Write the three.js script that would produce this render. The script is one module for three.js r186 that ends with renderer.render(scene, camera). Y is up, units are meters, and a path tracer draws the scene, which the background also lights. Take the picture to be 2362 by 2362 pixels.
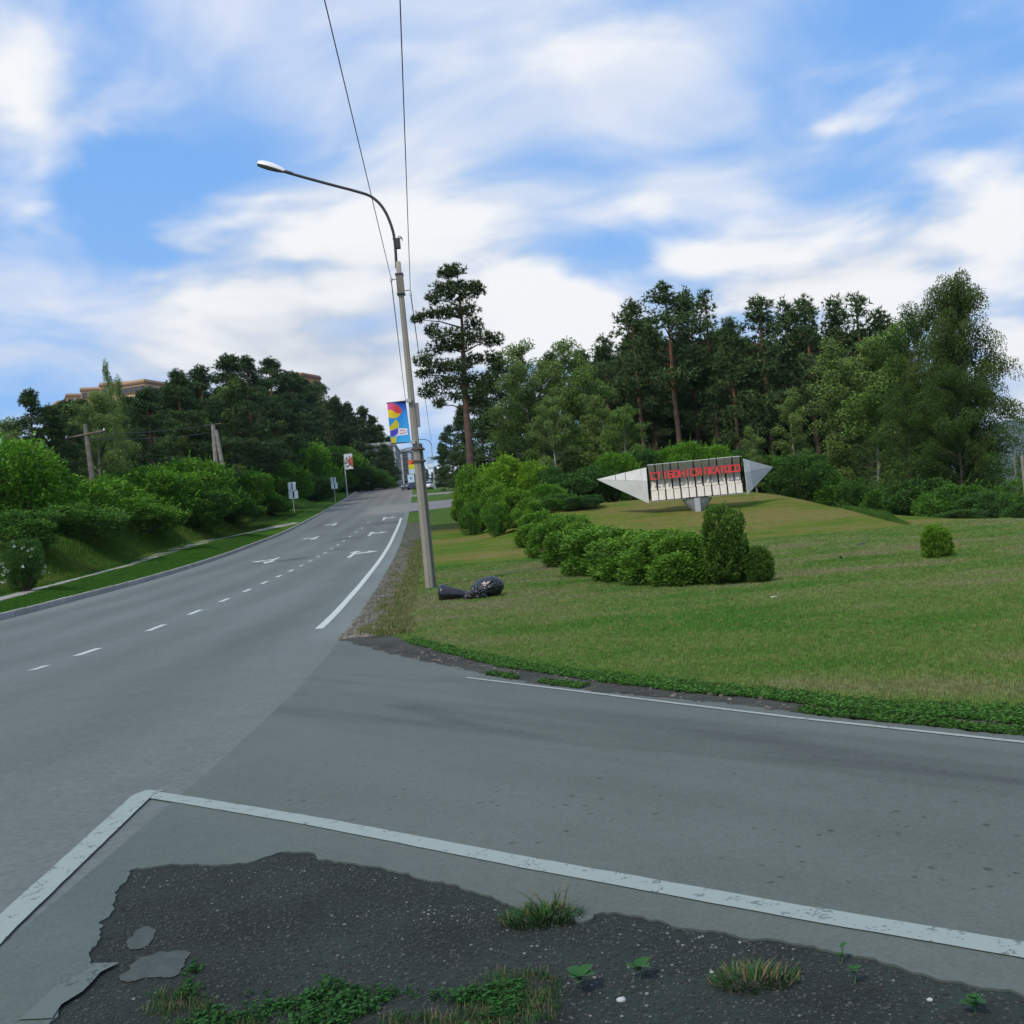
import * as THREE from 'three';
import { mergeGeometries } from 'three/addons/utils/BufferGeometryUtils.js';

// ---------------------------------------------------------------- camera
const F = 1027, EYE = 1.6, EXPO = 1.2;
const scene = new THREE.Scene();
const camera = new THREE.PerspectiveCamera(2 * Math.atan(512 / F) * 180 / Math.PI, 1, 0.1, 9000);
camera.position.set(0, EYE, 0);
camera.rotation.set(Math.atan(19 / F), 0, -5 * Math.PI / 180, 'YXZ');
camera.updateMatrixWorld();
const renderer = new THREE.WebGLRenderer({ antialias: true });
renderer.setSize(1024, 1024);
renderer.toneMapping = THREE.LinearToneMapping;
renderer.toneMappingExposure = EXPO;
renderer.shadowMap.enabled = true;

// ---------------------------------------------------------------- small helpers
const RAD = Math.PI / 180;
function rng(seed) { let a = seed >>> 0; return () => { a = (a + 0x6D2B79F5) >>> 0; let t = Math.imul(a ^ (a >>> 15), 1 | a); t = (t + Math.imul(t ^ (t >>> 7), 61 | t)) ^ t; return ((t ^ (t >>> 14)) >>> 0) / 4294967296; }; }
const S = (a, b, x) => { x = Math.min(1, Math.max(0, (x - a) / (b - a))); return x * x * (3 - 2 * x); };
const lerp = (a, b, t) => a + (b - a) * t;
const mix3 = (a, b, t) => [lerp(a[0], b[0], t), lerp(a[1], b[1], t), lerp(a[2], b[2], t)];
const PERM = new Uint8Array(512); { const r = rng(77); const p = [...Array(256).keys()]; for (let i = 255; i > 0; i--) { const j = Math.floor(r() * (i + 1)); [p[i], p[j]] = [p[j], p[i]]; } for (let i = 0; i < 512; i++) PERM[i] = p[i & 255]; }
const GX = [], GY = []; for (let i = 0; i < 16; i++) { GX.push(Math.cos(i * Math.PI / 8)); GY.push(Math.sin(i * Math.PI / 8)); }
function noise(x, y) { // gradient noise, about -0.7..0.7
  const X = Math.floor(x), Y = Math.floor(y), fx = x - X, fy = y - Y, a = X & 255, b = Y & 255;
  const u = fx * fx * fx * (fx * (fx * 6 - 15) + 10), v = fy * fy * fy * (fy * (fy * 6 - 15) + 10);
  const g = (i, j, px, py) => { const h = PERM[PERM[(a + i) & 255] + ((b + j) & 255)] & 15; return GX[h] * px + GY[h] * py; };
  return lerp(lerp(g(0, 0, fx, fy), g(1, 0, fx - 1, fy), u), lerp(g(0, 1, fx, fy - 1), g(1, 1, fx - 1, fy - 1), u), v);
}
function fbm(x, y, o = 4) { let s = 0, a = 0.6; for (let i = 0; i < o; i++) { s += a * noise(x, y); a *= 0.5; const t = x * 1.6 - y * 1.2; y = x * 1.2 + y * 1.6 + 13.7; x = t + 5.3; } return s * 1.5; }
function fbmTile(x, y, n, o = 4) { // tiles with period n
  let s = 0, a = 0.6, f = 1; const w = (X, Y, P) => PERM[PERM[((X % P) + P) % P & 255] + (((Y % P) + P) % P & 255)] / 255;
  for (let i = 0; i < o; i++) { const P = n * f, X = Math.floor(x * f), Y = Math.floor(y * f), fx = x * f - X, fy = y * f - Y, u = fx * fx * (3 - 2 * fx), v = fy * fy * (3 - 2 * fy);
    s += a * (lerp(lerp(w(X, Y, P), w(X + 1, Y, P), u), lerp(w(X, Y + 1, P), w(X + 1, Y + 1, P), u), v) - 0.5); a *= 0.55; f *= 2; }
  return s;
}
// direction of a picture point (1024 px frame), with unit depth along -z
function ray(u, v) { const d = new THREE.Vector3((u - 512) / F, (512 - v) / F, -1).applyQuaternion(camera.quaternion); return d.multiplyScalar(-1 / d.z); }
const at = (u, v, d) => ray(u, v).multiplyScalar(d).add(camera.position);

// ---------------------------------------------------------------- sky and sun
function makeSky() {
  const W = 4096, Hh = 2048, data = new Float32Array(W * Hh * 4);
  const B = (u, v, ru, rv, a) => { const d = ray(u, v); const az = Math.atan2(d.x, -d.z), el = Math.atan2(d.y, Math.hypot(d.x, d.z)); return [az, el, ru / F, rv / F, a]; };
  const veil = [[130, 60, 60, 50, -.55], [95, 190, 60, 40, -.8], [150, 200, 60, 50, -.55], [60, 235, 90, 40, -.8], [190, 172, 40, 30, -.35], [890, 60, 95, 60, -.85], [820, 20, 60, 30, -.4], [900, 178, 130, 26, -.4], [620, 238, 110, 24, -.65], [560, 148, 60, 13, -.45], [700, 152, 100, 13, -.4], [640, 275, 80, 12, -.55], [40, 330, 90, 18, -.25], [30, 400, 60, 20, -.75], [330, 30, 50, 30, -.25], [980, 140, 70, 20, -.35], [425, 432, 20, 34, -.7], [250, 160, 40, 36, -.35], [1000, 60, 60, 50, -.5], [760, 75, 60, 20, -.2],
    [560, 55, 140, 50, .3], [420, 70, 120, 40, .2], [500, 180, 150, 50, .25], [960, 110, 60, 12, .25]].map(b => B(...b));
  const cum = [[12, 85, 36, 55, 1.25, .92], [66, 120, 46, 40, .32, .7], [20, 200, 50, 30, .1, .8], [545, 312, 60, 38, 1.7, 1], [600, 338, 36, 30, 1.2, 1], [500, 320, 60, 45, .7, .8], [290, 340, 165, 52, 1.0, .34], [250, 300, 90, 30, .3, .8], [380, 225, 150, 55, .72, .66], [250, 210, 60, 30, .35, .8], [430, 120, 70, 40, .25, .7], [190, 245, 40, 12, .4, .7], [300, 265, 160, 40, .35, .6], [653, 203, 26, 13, .62, .8], [800, 137, 44, 12, .5, .75], [840, 125, 26, 10, .4, .8], [740, 245, 66, 22, .72, .78], [800, 225, 60, 16, .3, .8], [975, 200, 100, 40, .9, .82], [880, 270, 150, 34, .9, .68], [895, 318, 36, 30, .9, .98], [1015, 350, 36, 56, .95, .7], [560, 40, 120, 40, .22, .8], [330, 392, 130, 36, .85, .4], [760, 292, 110, 24, .75, .75], [690, 262, 60, 16, .5, .8], [470, 250, 100, 40, .5, .75], [640, 60, 110, 50, .22, .8]].map(b => [...B(b[0], b[1], b[2], b[3], b[4]), b[5]]);
  const sunDir = sun.position.clone().normalize();
  for (let j = 0; j < Hh; j++) {
    const el = ((j + 0.5) / Hh - 0.5) * Math.PI; // row 0 is the bottom
    if (el < -0.03) { for (let i = 0; i < W; i++) { const k = (j * W + i) * 4; data[k] = .30; data[k + 1] = .34; data[k + 2] = .36; data[k + 3] = 1; } continue; }
    const e = Math.max(el, 0.001), y = Math.sin(e), c = Math.cos(e);
    for (let i = 0; i < W; i++) {
      const ph = ((i + 0.5) / W - 0.5) * 2 * Math.PI, x = Math.cos(ph) * c, z = Math.sin(ph) * c, az = Math.atan2(x, -z);
      let b1 = 0, b2 = 0, br = 0, bw = 0;
      const front = S(1.0, 0.6, Math.abs(az)) * S(1.0, .65, el);
      if (front > 0) {
        for (const q of veil) { const da = (az - q[0]) * c / q[2], de = (el - q[1]) / q[3], r = da * da + de * de; if (r < 6) b1 += q[4] * Math.exp(-r); }
        for (const q of cum) { const da = (az - q[0]) * c / q[2], de = (el - q[1]) / q[3], r = da * da + de * de; if (r < 6) { const w = q[4] * Math.exp(-r); b2 += w; br += w * q[5]; bw += w; } }
      }
      b1 = b1 + .62; b2 = b2 * front + (1 - front) * .25;
      const kk = 1 / (y + 0.22), px = x * kk, pz = z * kk;
      const wx = fbm(px * 1.3 + 3, pz * 1.3, 3), wz = fbm(px * 1.3 - 9, pz * 1.3 + 4, 3);
      const n1 = fbm(px * 2.3 + wx * .9 + 20, pz * 3.0 + wz * .9, 6), n2 = fbm(px * 4.2 + wx * .7, pz * 4.6 + wz * .7 - 30, 7);
      const hi = fbm((px * .8 + pz * .6) * 1.2 + wx, (pz * .8 - px * .6) * 7 + wz, 4);
      const a1 = S(-.35, 1.25, n1 * 1.0 + hi * .32 + b1) * .92;
      const a2 = S(.16, 1.0, n2 * .72 + n1 * .22 + b2 * .86);
      const bright = bw > .02 ? br / bw : .6;
      // clear sky
      let t = S(0, 0.75, el); let col = mix3([.33, .58, .97], [.12, .355, .85], Math.pow(t, .7));
      col = mix3([.36, .55, .82], col, S(0, .12, el));
      const shade = Math.min(1, Math.max(0, bright + n1 * .26 + n2 * .36 + (a2 - .5) * .25));
      col = mix3(col, mix3([.59, .71, .90], [.79, .84, .95], S(-.4, .5, n1 + n2 * .4)), a1);
      col = mix3(col, mix3([.54, .60, .70], [.95, .96, .98], S(.1, .95, shade)), a2);
      const g = Math.max(0, x * sunDir.x + y * sunDir.y + z * sunDir.z); const glow = Math.pow(g, 6) * .35;
      const k = (j * W + i) * 4; data[k] = (col[0] + glow) / EXPO; data[k + 1] = (col[1] + glow) / EXPO; data[k + 2] = (col[2] + glow * .9) / EXPO; data[k + 3] = 1;
    }
  }
  const t = new THREE.DataTexture(data, W, Hh, THREE.RGBAFormat, THREE.FloatType);
  t.mapping = THREE.EquirectangularReflectionMapping; t.magFilter = t.minFilter = THREE.LinearFilter; t.needsUpdate = true; return t;
}
const sun = new THREE.DirectionalLight(0xfff0da, 2.1);
sun.position.set(-55, 105, 68); sun.castShadow = true; sun.shadow.radius = 10; sun.shadow.mapSize.set(4096, 4096);
Object.assign(sun.shadow.camera, { left: -150, right: 150, top: 150, bottom: -150, near: 1, far: 500 });
scene.add(sun, sun.target); sun.target.position.set(0, 0, -70); sun.position.add(sun.target.position);
sun.userData.dir = new THREE.Vector3(-55, 105, 68);
{ const keep = sun.position.clone(); sun.position.copy(sun.userData.dir); const sky = makeSky(); sun.position.copy(keep); scene.background = sky; scene.environment = sky; }
scene.fog = new THREE.FogExp2(0xb9cce0, 0.00005);

// ---------------------------------------------------------------- objects: names and labels
const used = {};
function numbered(n) { const k = used[n] = (used[n] ?? -1) + 1; return k ? `${n}_${String(k).padStart(3, '0')}` : n; }
function tag(o, label, category, group, kind) { if (label) o.userData.label = label; if (category) o.userData.category = category; if (group) o.userData.group = group; if (kind) o.userData.kind = kind; return o; }
function sh(o) { o.castShadow = o.receiveShadow = true; return o; }
function thing(name, label, category, p = [0, 0, 0], turn = 0, group) { const g = new THREE.Group(); g.name = numbered(name); g.position.set(...p); g.rotation.y = turn; scene.add(g); return tag(g, label, category, group); }
function part(name, geo, mat, parent) { const m = sh(new THREE.Mesh(geo, mat)); m.name = name; parent.add(m); return m; }
function single(name, geo, mat, label, category, group, kind) { const m = sh(new THREE.Mesh(geo, mat)); m.name = numbered(name); scene.add(m); return tag(m, label, category, group, kind); }
const structure = (name, geo, mat, label) => single(name, geo, mat, label, null, null, 'structure');
const std = (r, g, b, rough = .85, o = {}) => new THREE.MeshStandardMaterial({ color: new THREE.Color().setRGB(r, g, b), roughness: rough, ...o });

// ---------------------------------------------------------------- mesh builder
class MB {
  constructor() { this.p = []; this.c = []; this.u = []; }
  tri(a, b, c, col, ub) { this.p.push(...a, ...b, ...c); const k = col || [1, 1, 1]; this.c.push(...k, ...k, ...k); if (ub) this.u.push(...ub); else this.u.push(0, 0, 1, 0, .5, 1); }
  quad(a, b, c, d, col, ub) { const U = ub || [0, 0, 1, 0, 1, 1, 0, 1]; this.tri(a, b, c, col, U.slice(0, 6)); this.tri(a, c, d, col, [U[0], U[1], U[4], U[5], U[6], U[7]]); }
  box(x0, x1, y0, y1, z0, z1, col) { const v = (i, j, k) => [i ? x1 : x0, j ? y1 : y0, k ? z1 : z0];
    this.quad(v(0, 0, 1), v(1, 0, 1), v(1, 1, 1), v(0, 1, 1), col, [x0, y0, x1, y0, x1, y1, x0, y1]); this.quad(v(1, 0, 0), v(0, 0, 0), v(0, 1, 0), v(1, 1, 0), col, [x0, y0, x1, y0, x1, y1, x0, y1]);
    this.quad(v(0, 0, 0), v(0, 0, 1), v(0, 1, 1), v(0, 1, 0), col, [z0, y0, z1, y0, z1, y1, z0, y1]); this.quad(v(1, 0, 1), v(1, 0, 0), v(1, 1, 0), v(1, 1, 1), col, [z0, y0, z1, y0, z1, y1, z0, y1]);
    this.quad(v(0, 1, 1), v(1, 1, 1), v(1, 1, 0), v(0, 1, 0), col, [x0, z0, x1, z0, x1, z1, x0, z1]); this.quad(v(0, 0, 0), v(1, 0, 0), v(1, 0, 1), v(0, 0, 1), col, [x0, z0, x1, z0, x1, z1, x0, z1]); return this; }
  // tapered tube through points; r may be a number list; sq > 0 makes a square section
  tube(pts, rad, seg = 7, colf) {
    const V = pts.map(p => new THREE.Vector3(...p)), rings = []; let n = new THREE.Vector3(1, 0, .01);
    for (let i = 0; i < V.length; i++) {
      const t = V[Math.min(i + 1, V.length - 1)].clone().sub(V[Math.max(i - 1, 0)]).normalize(); n = n.clone().addScaledVector(t, -n.dot(t)); if (n.lengthSq() < 1e-4) n = new THREE.Vector3(0, .01, 1).addScaledVector(t, -t.z); n.normalize();
      const b = t.clone().cross(n), r = Array.isArray(rad) ? rad[i] : rad, R = [];
      for (let k = 0; k < seg; k++) { const a = k / seg * 2 * Math.PI; R.push(V[i].clone().addScaledVector(n, Math.cos(a) * r).addScaledVector(b, Math.sin(a) * r).toArray()); } rings.push(R);
    }
    let L = 0;
    for (let i = 0; i + 1 < rings.length; i++) { const dl = V[i].distanceTo(V[i + 1]), c = colf ? colf(i / (rings.length - 1)) : null;
      for (let k = 0; k < seg; k++) { const m = (k + 1) % seg, u0 = k / seg, u1 = (k + 1) / seg; this.quad(rings[i][k], rings[i][m], rings[i + 1][m], rings[i + 1][k], c, [u0, L, u1, L, u1, L + dl, u0, L + dl]); } L += dl; }
    for (const [R, f] of [[rings[0], 1], [rings[rings.length - 1], 0]]) for (let k = 1; k + 1 < seg; k++) f ? this.tri(R[0], R[k + 1], R[k], colf && colf(0)) : this.tri(R[0], R[k], R[k + 1], colf && colf(1));
    return this;
  }
  geo(smooth) { const g = new THREE.BufferGeometry(); g.setAttribute('position', new THREE.Float32BufferAttribute(this.p, 3)); g.setAttribute('color', new THREE.Float32BufferAttribute(this.c, 3)); g.setAttribute('uv', new THREE.Float32BufferAttribute(this.u, 2)); g.computeVertexNormals(); return g; }
}
const smoothGeo = g => { // normals averaged over equal positions
  const p = g.attributes.position, n = new Map(), key = i => `${p.getX(i).toFixed(3)},${p.getY(i).toFixed(3)},${p.getZ(i).toFixed(3)}`, N = g.attributes.normal;
  for (let i = 0; i < p.count; i++) { const k = key(i), v = n.get(k) || [0, 0, 0]; v[0] += N.getX(i); v[1] += N.getY(i); v[2] += N.getZ(i); n.set(k, v); }
  for (let i = 0; i < p.count; i++) { const v = n.get(key(i)), l = Math.hypot(...v) || 1; N.setXYZ(i, v[0] / l, v[1] / l, v[2] / l); } return g; };

// ---------------------------------------------------------------- the lie of the land (x to the right, d ahead, in metres)
const RT = [[-60, 0], [20, 0], [32, .2], [40, .42], [48, .66], [60, 1.12], [70, 1.58], [80, 2.12], [100, 3.25], [130, 5.4], [164, 8.0], [200, 10.9], [225, 13], [273, 16.4], [330, 20], [400, 22], [6000, 24]];
const RM = (() => { const n = RT.length, m = [], s = []; for (let i = 0; i < n - 1; i++) s[i] = (RT[i + 1][1] - RT[i][1]) / (RT[i + 1][0] - RT[i][0]); for (let i = 0; i < n; i++) m[i] = i == 0 ? s[0] : i == n - 1 ? s[n - 2] : s[i - 1] * s[i] <= 0 ? 0 : 2 * s[i - 1] * s[i] / (s[i - 1] + s[i]); return m; })();
function roadHeight(d) { const n = RT.length; if (d <= RT[0][0]) return RT[0][1]; if (d >= RT[n - 1][0]) return RT[n - 1][1]; let i = 0; while (d > RT[i + 1][0]) i++; const h = RT[i + 1][0] - RT[i][0], s = (d - RT[i][0]) / h, s2 = s * s, s3 = s2 * s; return (2 * s3 - 3 * s2 + 1) * RT[i][1] + (s3 - 2 * s2 + s) * h * RM[i] + (3 * s2 - 2 * s3) * RT[i + 1][1] + (s3 - s2) * h * RM[i + 1]; }
const kerbX = d => -13.4 - .09 * d, midX = d => -6.75 - .078 * d, lineX = d => -2.2 - .0885 * d, edgeX = d => -1.6 - .087 * d;
const grassX = d => -1.0 - .081 * d + .18 * noise(d * .35, 3) + .1 * noise(d * 1.3, 8);
function H(x, d) {
  let r = roadHeight(d); const dl = kerbX(d) - x;
  if (dl > 0) r += .3 * S(1, 3.5, dl) * S(20, 32, d) + 1.6 * S(5, 8.5, dl) * S(20, 42, d) + 6 * S(14, 80, dl) * S(40, 120, d);
  const mound = 1.35 * Math.exp(-(((d - 70) / 13) ** 2)) * S(-3, 4, x) * (1 - S(15, 23, x)) * S(30, 45, d);
  const w = S(17, 31, x) * S(25, 60, d);
  return (r + mound) * (1 - w) - 2 * w + .05 * noise(x * .25, d * .25) * S(22, 34, d) * (x > edgeX(d) + 1 ? S(1, 3, x - edgeX(d)) : S(1, 4, dl));
}
function gp(u, v) { const r = ray(u, v), f = t => EYE + r.y * t - H(r.x * t, t); let a = 1, b = 1.2; for (; b < 600 && f(b) > 0;) { a = b; b *= 1.015; } for (let i = 0; i < 40; i++) { const m = (a + b) / 2; f(m) > 0 ? a = m : b = m; } return [r.x * a, a]; }
const V3 = (x, d, dy = 0) => [x, H(x, d) + dy, -d];
// outlines on the flat near ground, from points of the picture
const D = 1024 / 1932;
const outline = l => l.map(([u, v]) => gp(u * D, v * D));
const farEdge = outline([[650, 1210], [745, 1237], [850, 1260], [980, 1286], [1170, 1311], [1360, 1330], [1570, 1355], [1755, 1373], [1932, 1392]]);
const lawnEdge = outline([[700, 1192], [755, 1208], [830, 1230], [945, 1258], [1095, 1283], [1300, 1306], [1510, 1330], [1700, 1351], [1932, 1368]]);
for (const l of [farEdge, lawnEdge]) { const o = l === lawnEdge ? .35 : 0; l.push([4.3 + o, 5.4], [6.2 + o, 3.2 + o], [9 + o, .8 + o], [14, -2 + o], [30, -8 + o]); }
const polyAt = (l, x) => { if (x <= l[0][0]) return l[0][1]; for (let i = 0; i + 1 < l.length; i++) if (x <= l[i + 1][0]) return lerp(l[i][1], l[i + 1][1], (x - l[i][0]) / (l[i + 1][0] - l[i][0])); return l[l.length - 1][1]; };
// how far onto the mown lawn a point lies (negative: asphalt, verge or dirt)
function lawnDepth(x, d) { const a = x - grassX(d), b = (d - polyAt(lawnEdge, x)) * .75 + .12 * noise(x * 1.1, d * 1.1) + .05 * noise(x * 4, d * 4); return d > 19 ? a : Math.min(a + .1, b); }

// ---------------------------------------------------------------- procedural textures
function tex(n, f, srgb, rx = 1, ry = rx) { const d = new Uint8Array(n * n * 4); for (let j = 0; j < n; j++) for (let i = 0; i < n; i++) { const c = f(i / n, j / n, i, j), k = (j * n + i) * 4; for (let q = 0; q < 3; q++) d[k + q] = Math.max(0, Math.min(255, (Array.isArray(c) ? c[q] : c) * 255)); d[k + 3] = 255; }
  const t = new THREE.DataTexture(d, n, n); t.wrapS = t.wrapT = THREE.RepeatWrapping; t.magFilter = THREE.LinearFilter; t.minFilter = THREE.LinearMipmapLinearFilter; t.generateMipmaps = true; t.repeat.set(rx, ry); if (srgb) t.colorSpace = THREE.SRGBColorSpace; t.needsUpdate = true; return t; }
const tr = rng(5);
const grainTex = tex(1024, (x, y) => .62 + .26 * fbmTile(x * 64, y * 64, 64, 3) + .10 * fbmTile(x * 7, y * 7, 7, 3) + (tr() - .5) * .24, false, 1 / 2.6); // mineral grain, data 0..1 around .62
const bumpGrain = tex(1024, (x, y) => .5 + .5 * fbmTile(x * 128, y * 128, 128, 2) + (tr() - .5) * .3, false, 1 / 2.2);
const turfTex = tex(1024, (x, y) => { const n = fbmTile(x * 90, y * 90, 90, 3), m = fbmTile(x * 9, y * 9, 9, 3), w = fbmTile(x * 28 + 3, y * 28, 28, 2); const g = .62 + .55 * n + .16 * m + (tr() - .5) * .26; return [g * (1 + .22 * w), g, g * (.95 - .1 * w)]; }, false, 1 / 3.7);
const turfBump = tex(1024, (x, y) => .5 + .8 * fbmTile(x * 120, y * 120, 120, 3) + (tr() - .5) * .2, false, 1 / 3.1);

// ---------------------------------------------------------------- terrain
function lawnColor(x, d) {
  const a = fbm(x * .12 + 5, d * .16, 3), b = fbm(x * .5 + 9, d * .7 + 2, 4), str = fbm(x * .06 + d * .03, d * .9 - x * .12 + 40, 3);
  let dry = .53 + .95 * a + .62 * b + .55 * str * S(12, 24, d);
  dry += .38 * Math.exp(-(((d - 62) / 14) ** 2)) * S(2, 6, x) * (1 - S(24, 32, x)); // the mound is parched
  dry -= .8 * Math.exp(-(((x - 9.3) / 1.8) ** 2) - ((d - 14.3) / 1.6) ** 2); dry += .35 * Math.exp(-(((x - 5.0) / 1.2) ** 2) - ((d - 9.6) / .5) ** 2);
  const e = lawnDepth(x, d); dry -= .55 * (1 - S(.15, 1.1, e)) * (d < 18 ? 1 : 0);
  dry = Math.max(0, Math.min(1, dry));
  return dry < .5 ? mix3([.058, .132, .012], [.110, .152, .024], dry * 2) : mix3([.110, .152, .024], [.165, .152, .050], dry * 2 - 1);
}
function groundColor(x, d) {
  const dl = kerbX(d) - x;
  if (dl > -.5 && d > -60) { const n = fbm(x * .3, d * .3, 3); const c = mix3([.040, .115, .010], [.066, .128, .016], S(-.4, .5, n)); if (dl > 4.5 && d < 170) { const k = S(4.5, 6, dl); return mix3(c, mix3([.050, .110, .016], [.092, .145, .022], S(-.2, .6, n + .3)), k); } return c; }
  if (x > edgeX(d) - .5 || d > 280) { if (d > 92 && x < 60) return mix3([.05, .12, .02], [.08, .13, .03], S(-.4, .4, fbm(x * .2, d * .2, 3))); const far = S(76, 84, d) + S(34, 44, x); const c = lawnColor(x, d); return far > 0 ? mix3(c, [.035, .055, .02], Math.min(1, far)) : c; }
  return [.09, .10, .05];
}
function pavedDepth(x, d) { // how deep under asphalt or gravel a point lies
  const a = Math.min(x - kerbX(d) - .25, edgeX(d) - .35 - x, d > 300 ? -1 : 1e9);
  const b = Math.min(x + 3.4, polyAt(lawnEdge, x) - .25 - d, d + 40);
  const st = Math.min(x - edgeX(d) + 1, d - 124.5 - (x + 11.3) * 1.1 * 0, 152 - d, 40 - x) > 0 && d - (124.6 + (x + 11.3) * 1.9) > .6 ? .5 : -1;
  return Math.max(a, b, st);
}
{
  const axis = (lo, hi, fine0, fine1, step, g) => { const a = [fine0]; for (let x = fine0; x < fine1;) { x += step; a.push(x); } let s = step, x = a[a.length - 1]; while (x < hi) { s *= g; x += s; a.push(x); } s = step; x = fine0; while (x > lo) { s *= g; x -= s; a.unshift(x); } return a; };
  const xs = axis(-5000, 5000, -30, 26, .5, 1.12), ds = axis(-300, 6500, 0, 90, .45, 1.07);
  const g = new THREE.BufferGeometry(), p = [], c = [], uv = [], ix = [];
  for (const d of ds) for (const x of xs) { const k = Math.min(1, Math.max(0, pavedDepth(x, d) / .3)); p.push(x, H(x, d) - .09 * k, -d); c.push(...groundColor(x, d).map(q => Math.min(1, q * 1.6))); uv.push(x, d); }
  for (let j = 0; j + 1 < ds.length; j++) for (let i = 0; i + 1 < xs.length; i++) { const a = j * xs.length + i, b = a + xs.length; ix.push(a, a + 1, b + 1, a, b + 1, b); }
  g.setAttribute('position', new THREE.Float32BufferAttribute(p, 3)); g.setAttribute('color', new THREE.Float32BufferAttribute(c, 3)); g.setAttribute('uv', new THREE.Float32BufferAttribute(uv, 2)); g.setIndex(ix); g.computeVertexNormals();
  structure('ground', g, new THREE.MeshPhysicalMaterial({ vertexColors: true, map: turfTex, roughness: 1, specularIntensity: .15, bumpMap: turfBump, bumpScale: .03 }), 'mown lawn, verges and hillside of one rolling piece of land');
}

// ---------------------------------------------------------------- sheets laid on the land
function ribbon(L, R, d0, d1, step, M, dy, colf, grow = 1.015) { // between two lines x = L(d), x = R(d)
  const p = [], c = [], uv = [], ix = []; let n = 0;
  for (let d = d0, s = step; ; d += s, s *= d > 40 ? grow : 1) { d = Math.min(d, d1); for (let i = 0; i <= M; i++) { const x = lerp(L(d), R(d), i / M); p.push(x, H(x, d) + dy, -d); uv.push(x, d); c.push(...colf(x, d, i / M)); } n++; if (d >= d1) break; }
  for (let j = 0; j + 1 < n; j++) for (let i = 0; i < M; i++) { const a = j * (M + 1) + i, b = a + M + 1; ix.push(a, a + 1, b + 1, a, b + 1, b); }
  const g = new THREE.BufferGeometry(); g.setAttribute('position', new THREE.Float32BufferAttribute(p, 3)); g.setAttribute('color', new THREE.Float32BufferAttribute(c, 3)); g.setAttribute('uv', new THREE.Float32BufferAttribute(uv, 2)); g.setIndex(ix); g.computeVertexNormals(); return g;
}
function flatPoly(pts, y) { const s = new THREE.Shape(pts.map(([x, d]) => new THREE.Vector2(x, d))); const g = new THREE.ShapeGeometry(s); g.rotateX(-Math.PI / 2); g.translate(0, y, 0); return g; }
function ragged(l, amp, step, seed) { const o = []; for (let i = 0; i + 1 < l.length; i++) { const [ax, ad] = l[i], [bx, bd] = l[i + 1], len = Math.hypot(bx - ax, bd - ad), n = Math.max(1, Math.round(len / step)); for (let k = 0; k < n; k++) { const t = k / n, x = lerp(ax, bx, t), d = lerp(ad, bd, t), w = amp * (fbm(x * 2.2 + seed, d * 2.2, 3) + .7 * noise(x * 13 + seed, d * 13) + .4 * noise(x * 31, d * 31 + seed)); o.push([x - (bd - ad) / len * w, d + (bx - ax) / len * w]); } } o.push(l[l.length - 1]); return o; }
const K = 1.6;
const asphaltMat = new THREE.MeshStandardMaterial({ vertexColors: true, map: grainTex, roughness: .82, bumpMap: bumpGrain, bumpScale: .004 });
function roadColor(x, d, t) {
  const w = (x - kerbX(d)) / (edgeX(d) - kerbX(d)); let g = .126 + .022 * fbm(x * .5 + 8, d * .12, 4) + .02 * fbm(x * .25, d * .04, 3) + .012 * noise(x * 1.4 - d * .1, d * .07);
  g += .012 * Math.cos((x - midX(d)) * 2.9) * S(8, 20, d); // wheel tracks
  g += .02 * S(1.6, .2, x - kerbX(d)); g += .035 * S(.1, -.5, lineX(d) - x) * S(16, 20, d);
  const pale = S(120, 128, d) * (1 - S(146, 156, d)) * S(.45, .6, w); g = lerp(g, .20, pale * .8);
  const tar = (cx, cd, lx, ld, s) => Math.exp(-(((x - cx - s * (d - cd)) / lx) ** 2) - ((d - cd) / ld) ** 2);
  g -= .075 * Math.min(1, tar(-13, 58.5, 1.5, 1.3, .55) + tar(-11.4, 66, .7, 1, 0) + tar(-13, 80, .8, 1.6, .1) + tar(-12.7, 104, 1.3, 2, .2));
  const warm = pale * .5 + S(150, 175, d) * .8; return mix3([g * .83, g * 1.0, g * .94], [g * 1.08, g * 1.0, g * .88], warm).map(q => q * K);
}
const mainSeam = [[-1.6 - .087 * 17.3 + .02, 17.3], [-2.62, 12], [-2.42, 7.6], [-2.36, 5], [-2.3, 0], [-2.2, -8]];
const mainRight = d => { if (d >= 17.3) return edgeX(d); for (let i = 0; i + 1 < mainSeam.length; i++) if (d >= mainSeam[i + 1][1]) return lerp(mainSeam[i + 1][0], mainSeam[i][0], (d - mainSeam[i + 1][1]) / (mainSeam[i][1] - mainSeam[i + 1][1])) + .03; return -2.2; };
structure('main_road', ribbon(kerbX, mainRight, -60, 330, .8, 30, .008, roadColor), asphaltMat, 'grey asphalt avenue climbing the hill');
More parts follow.
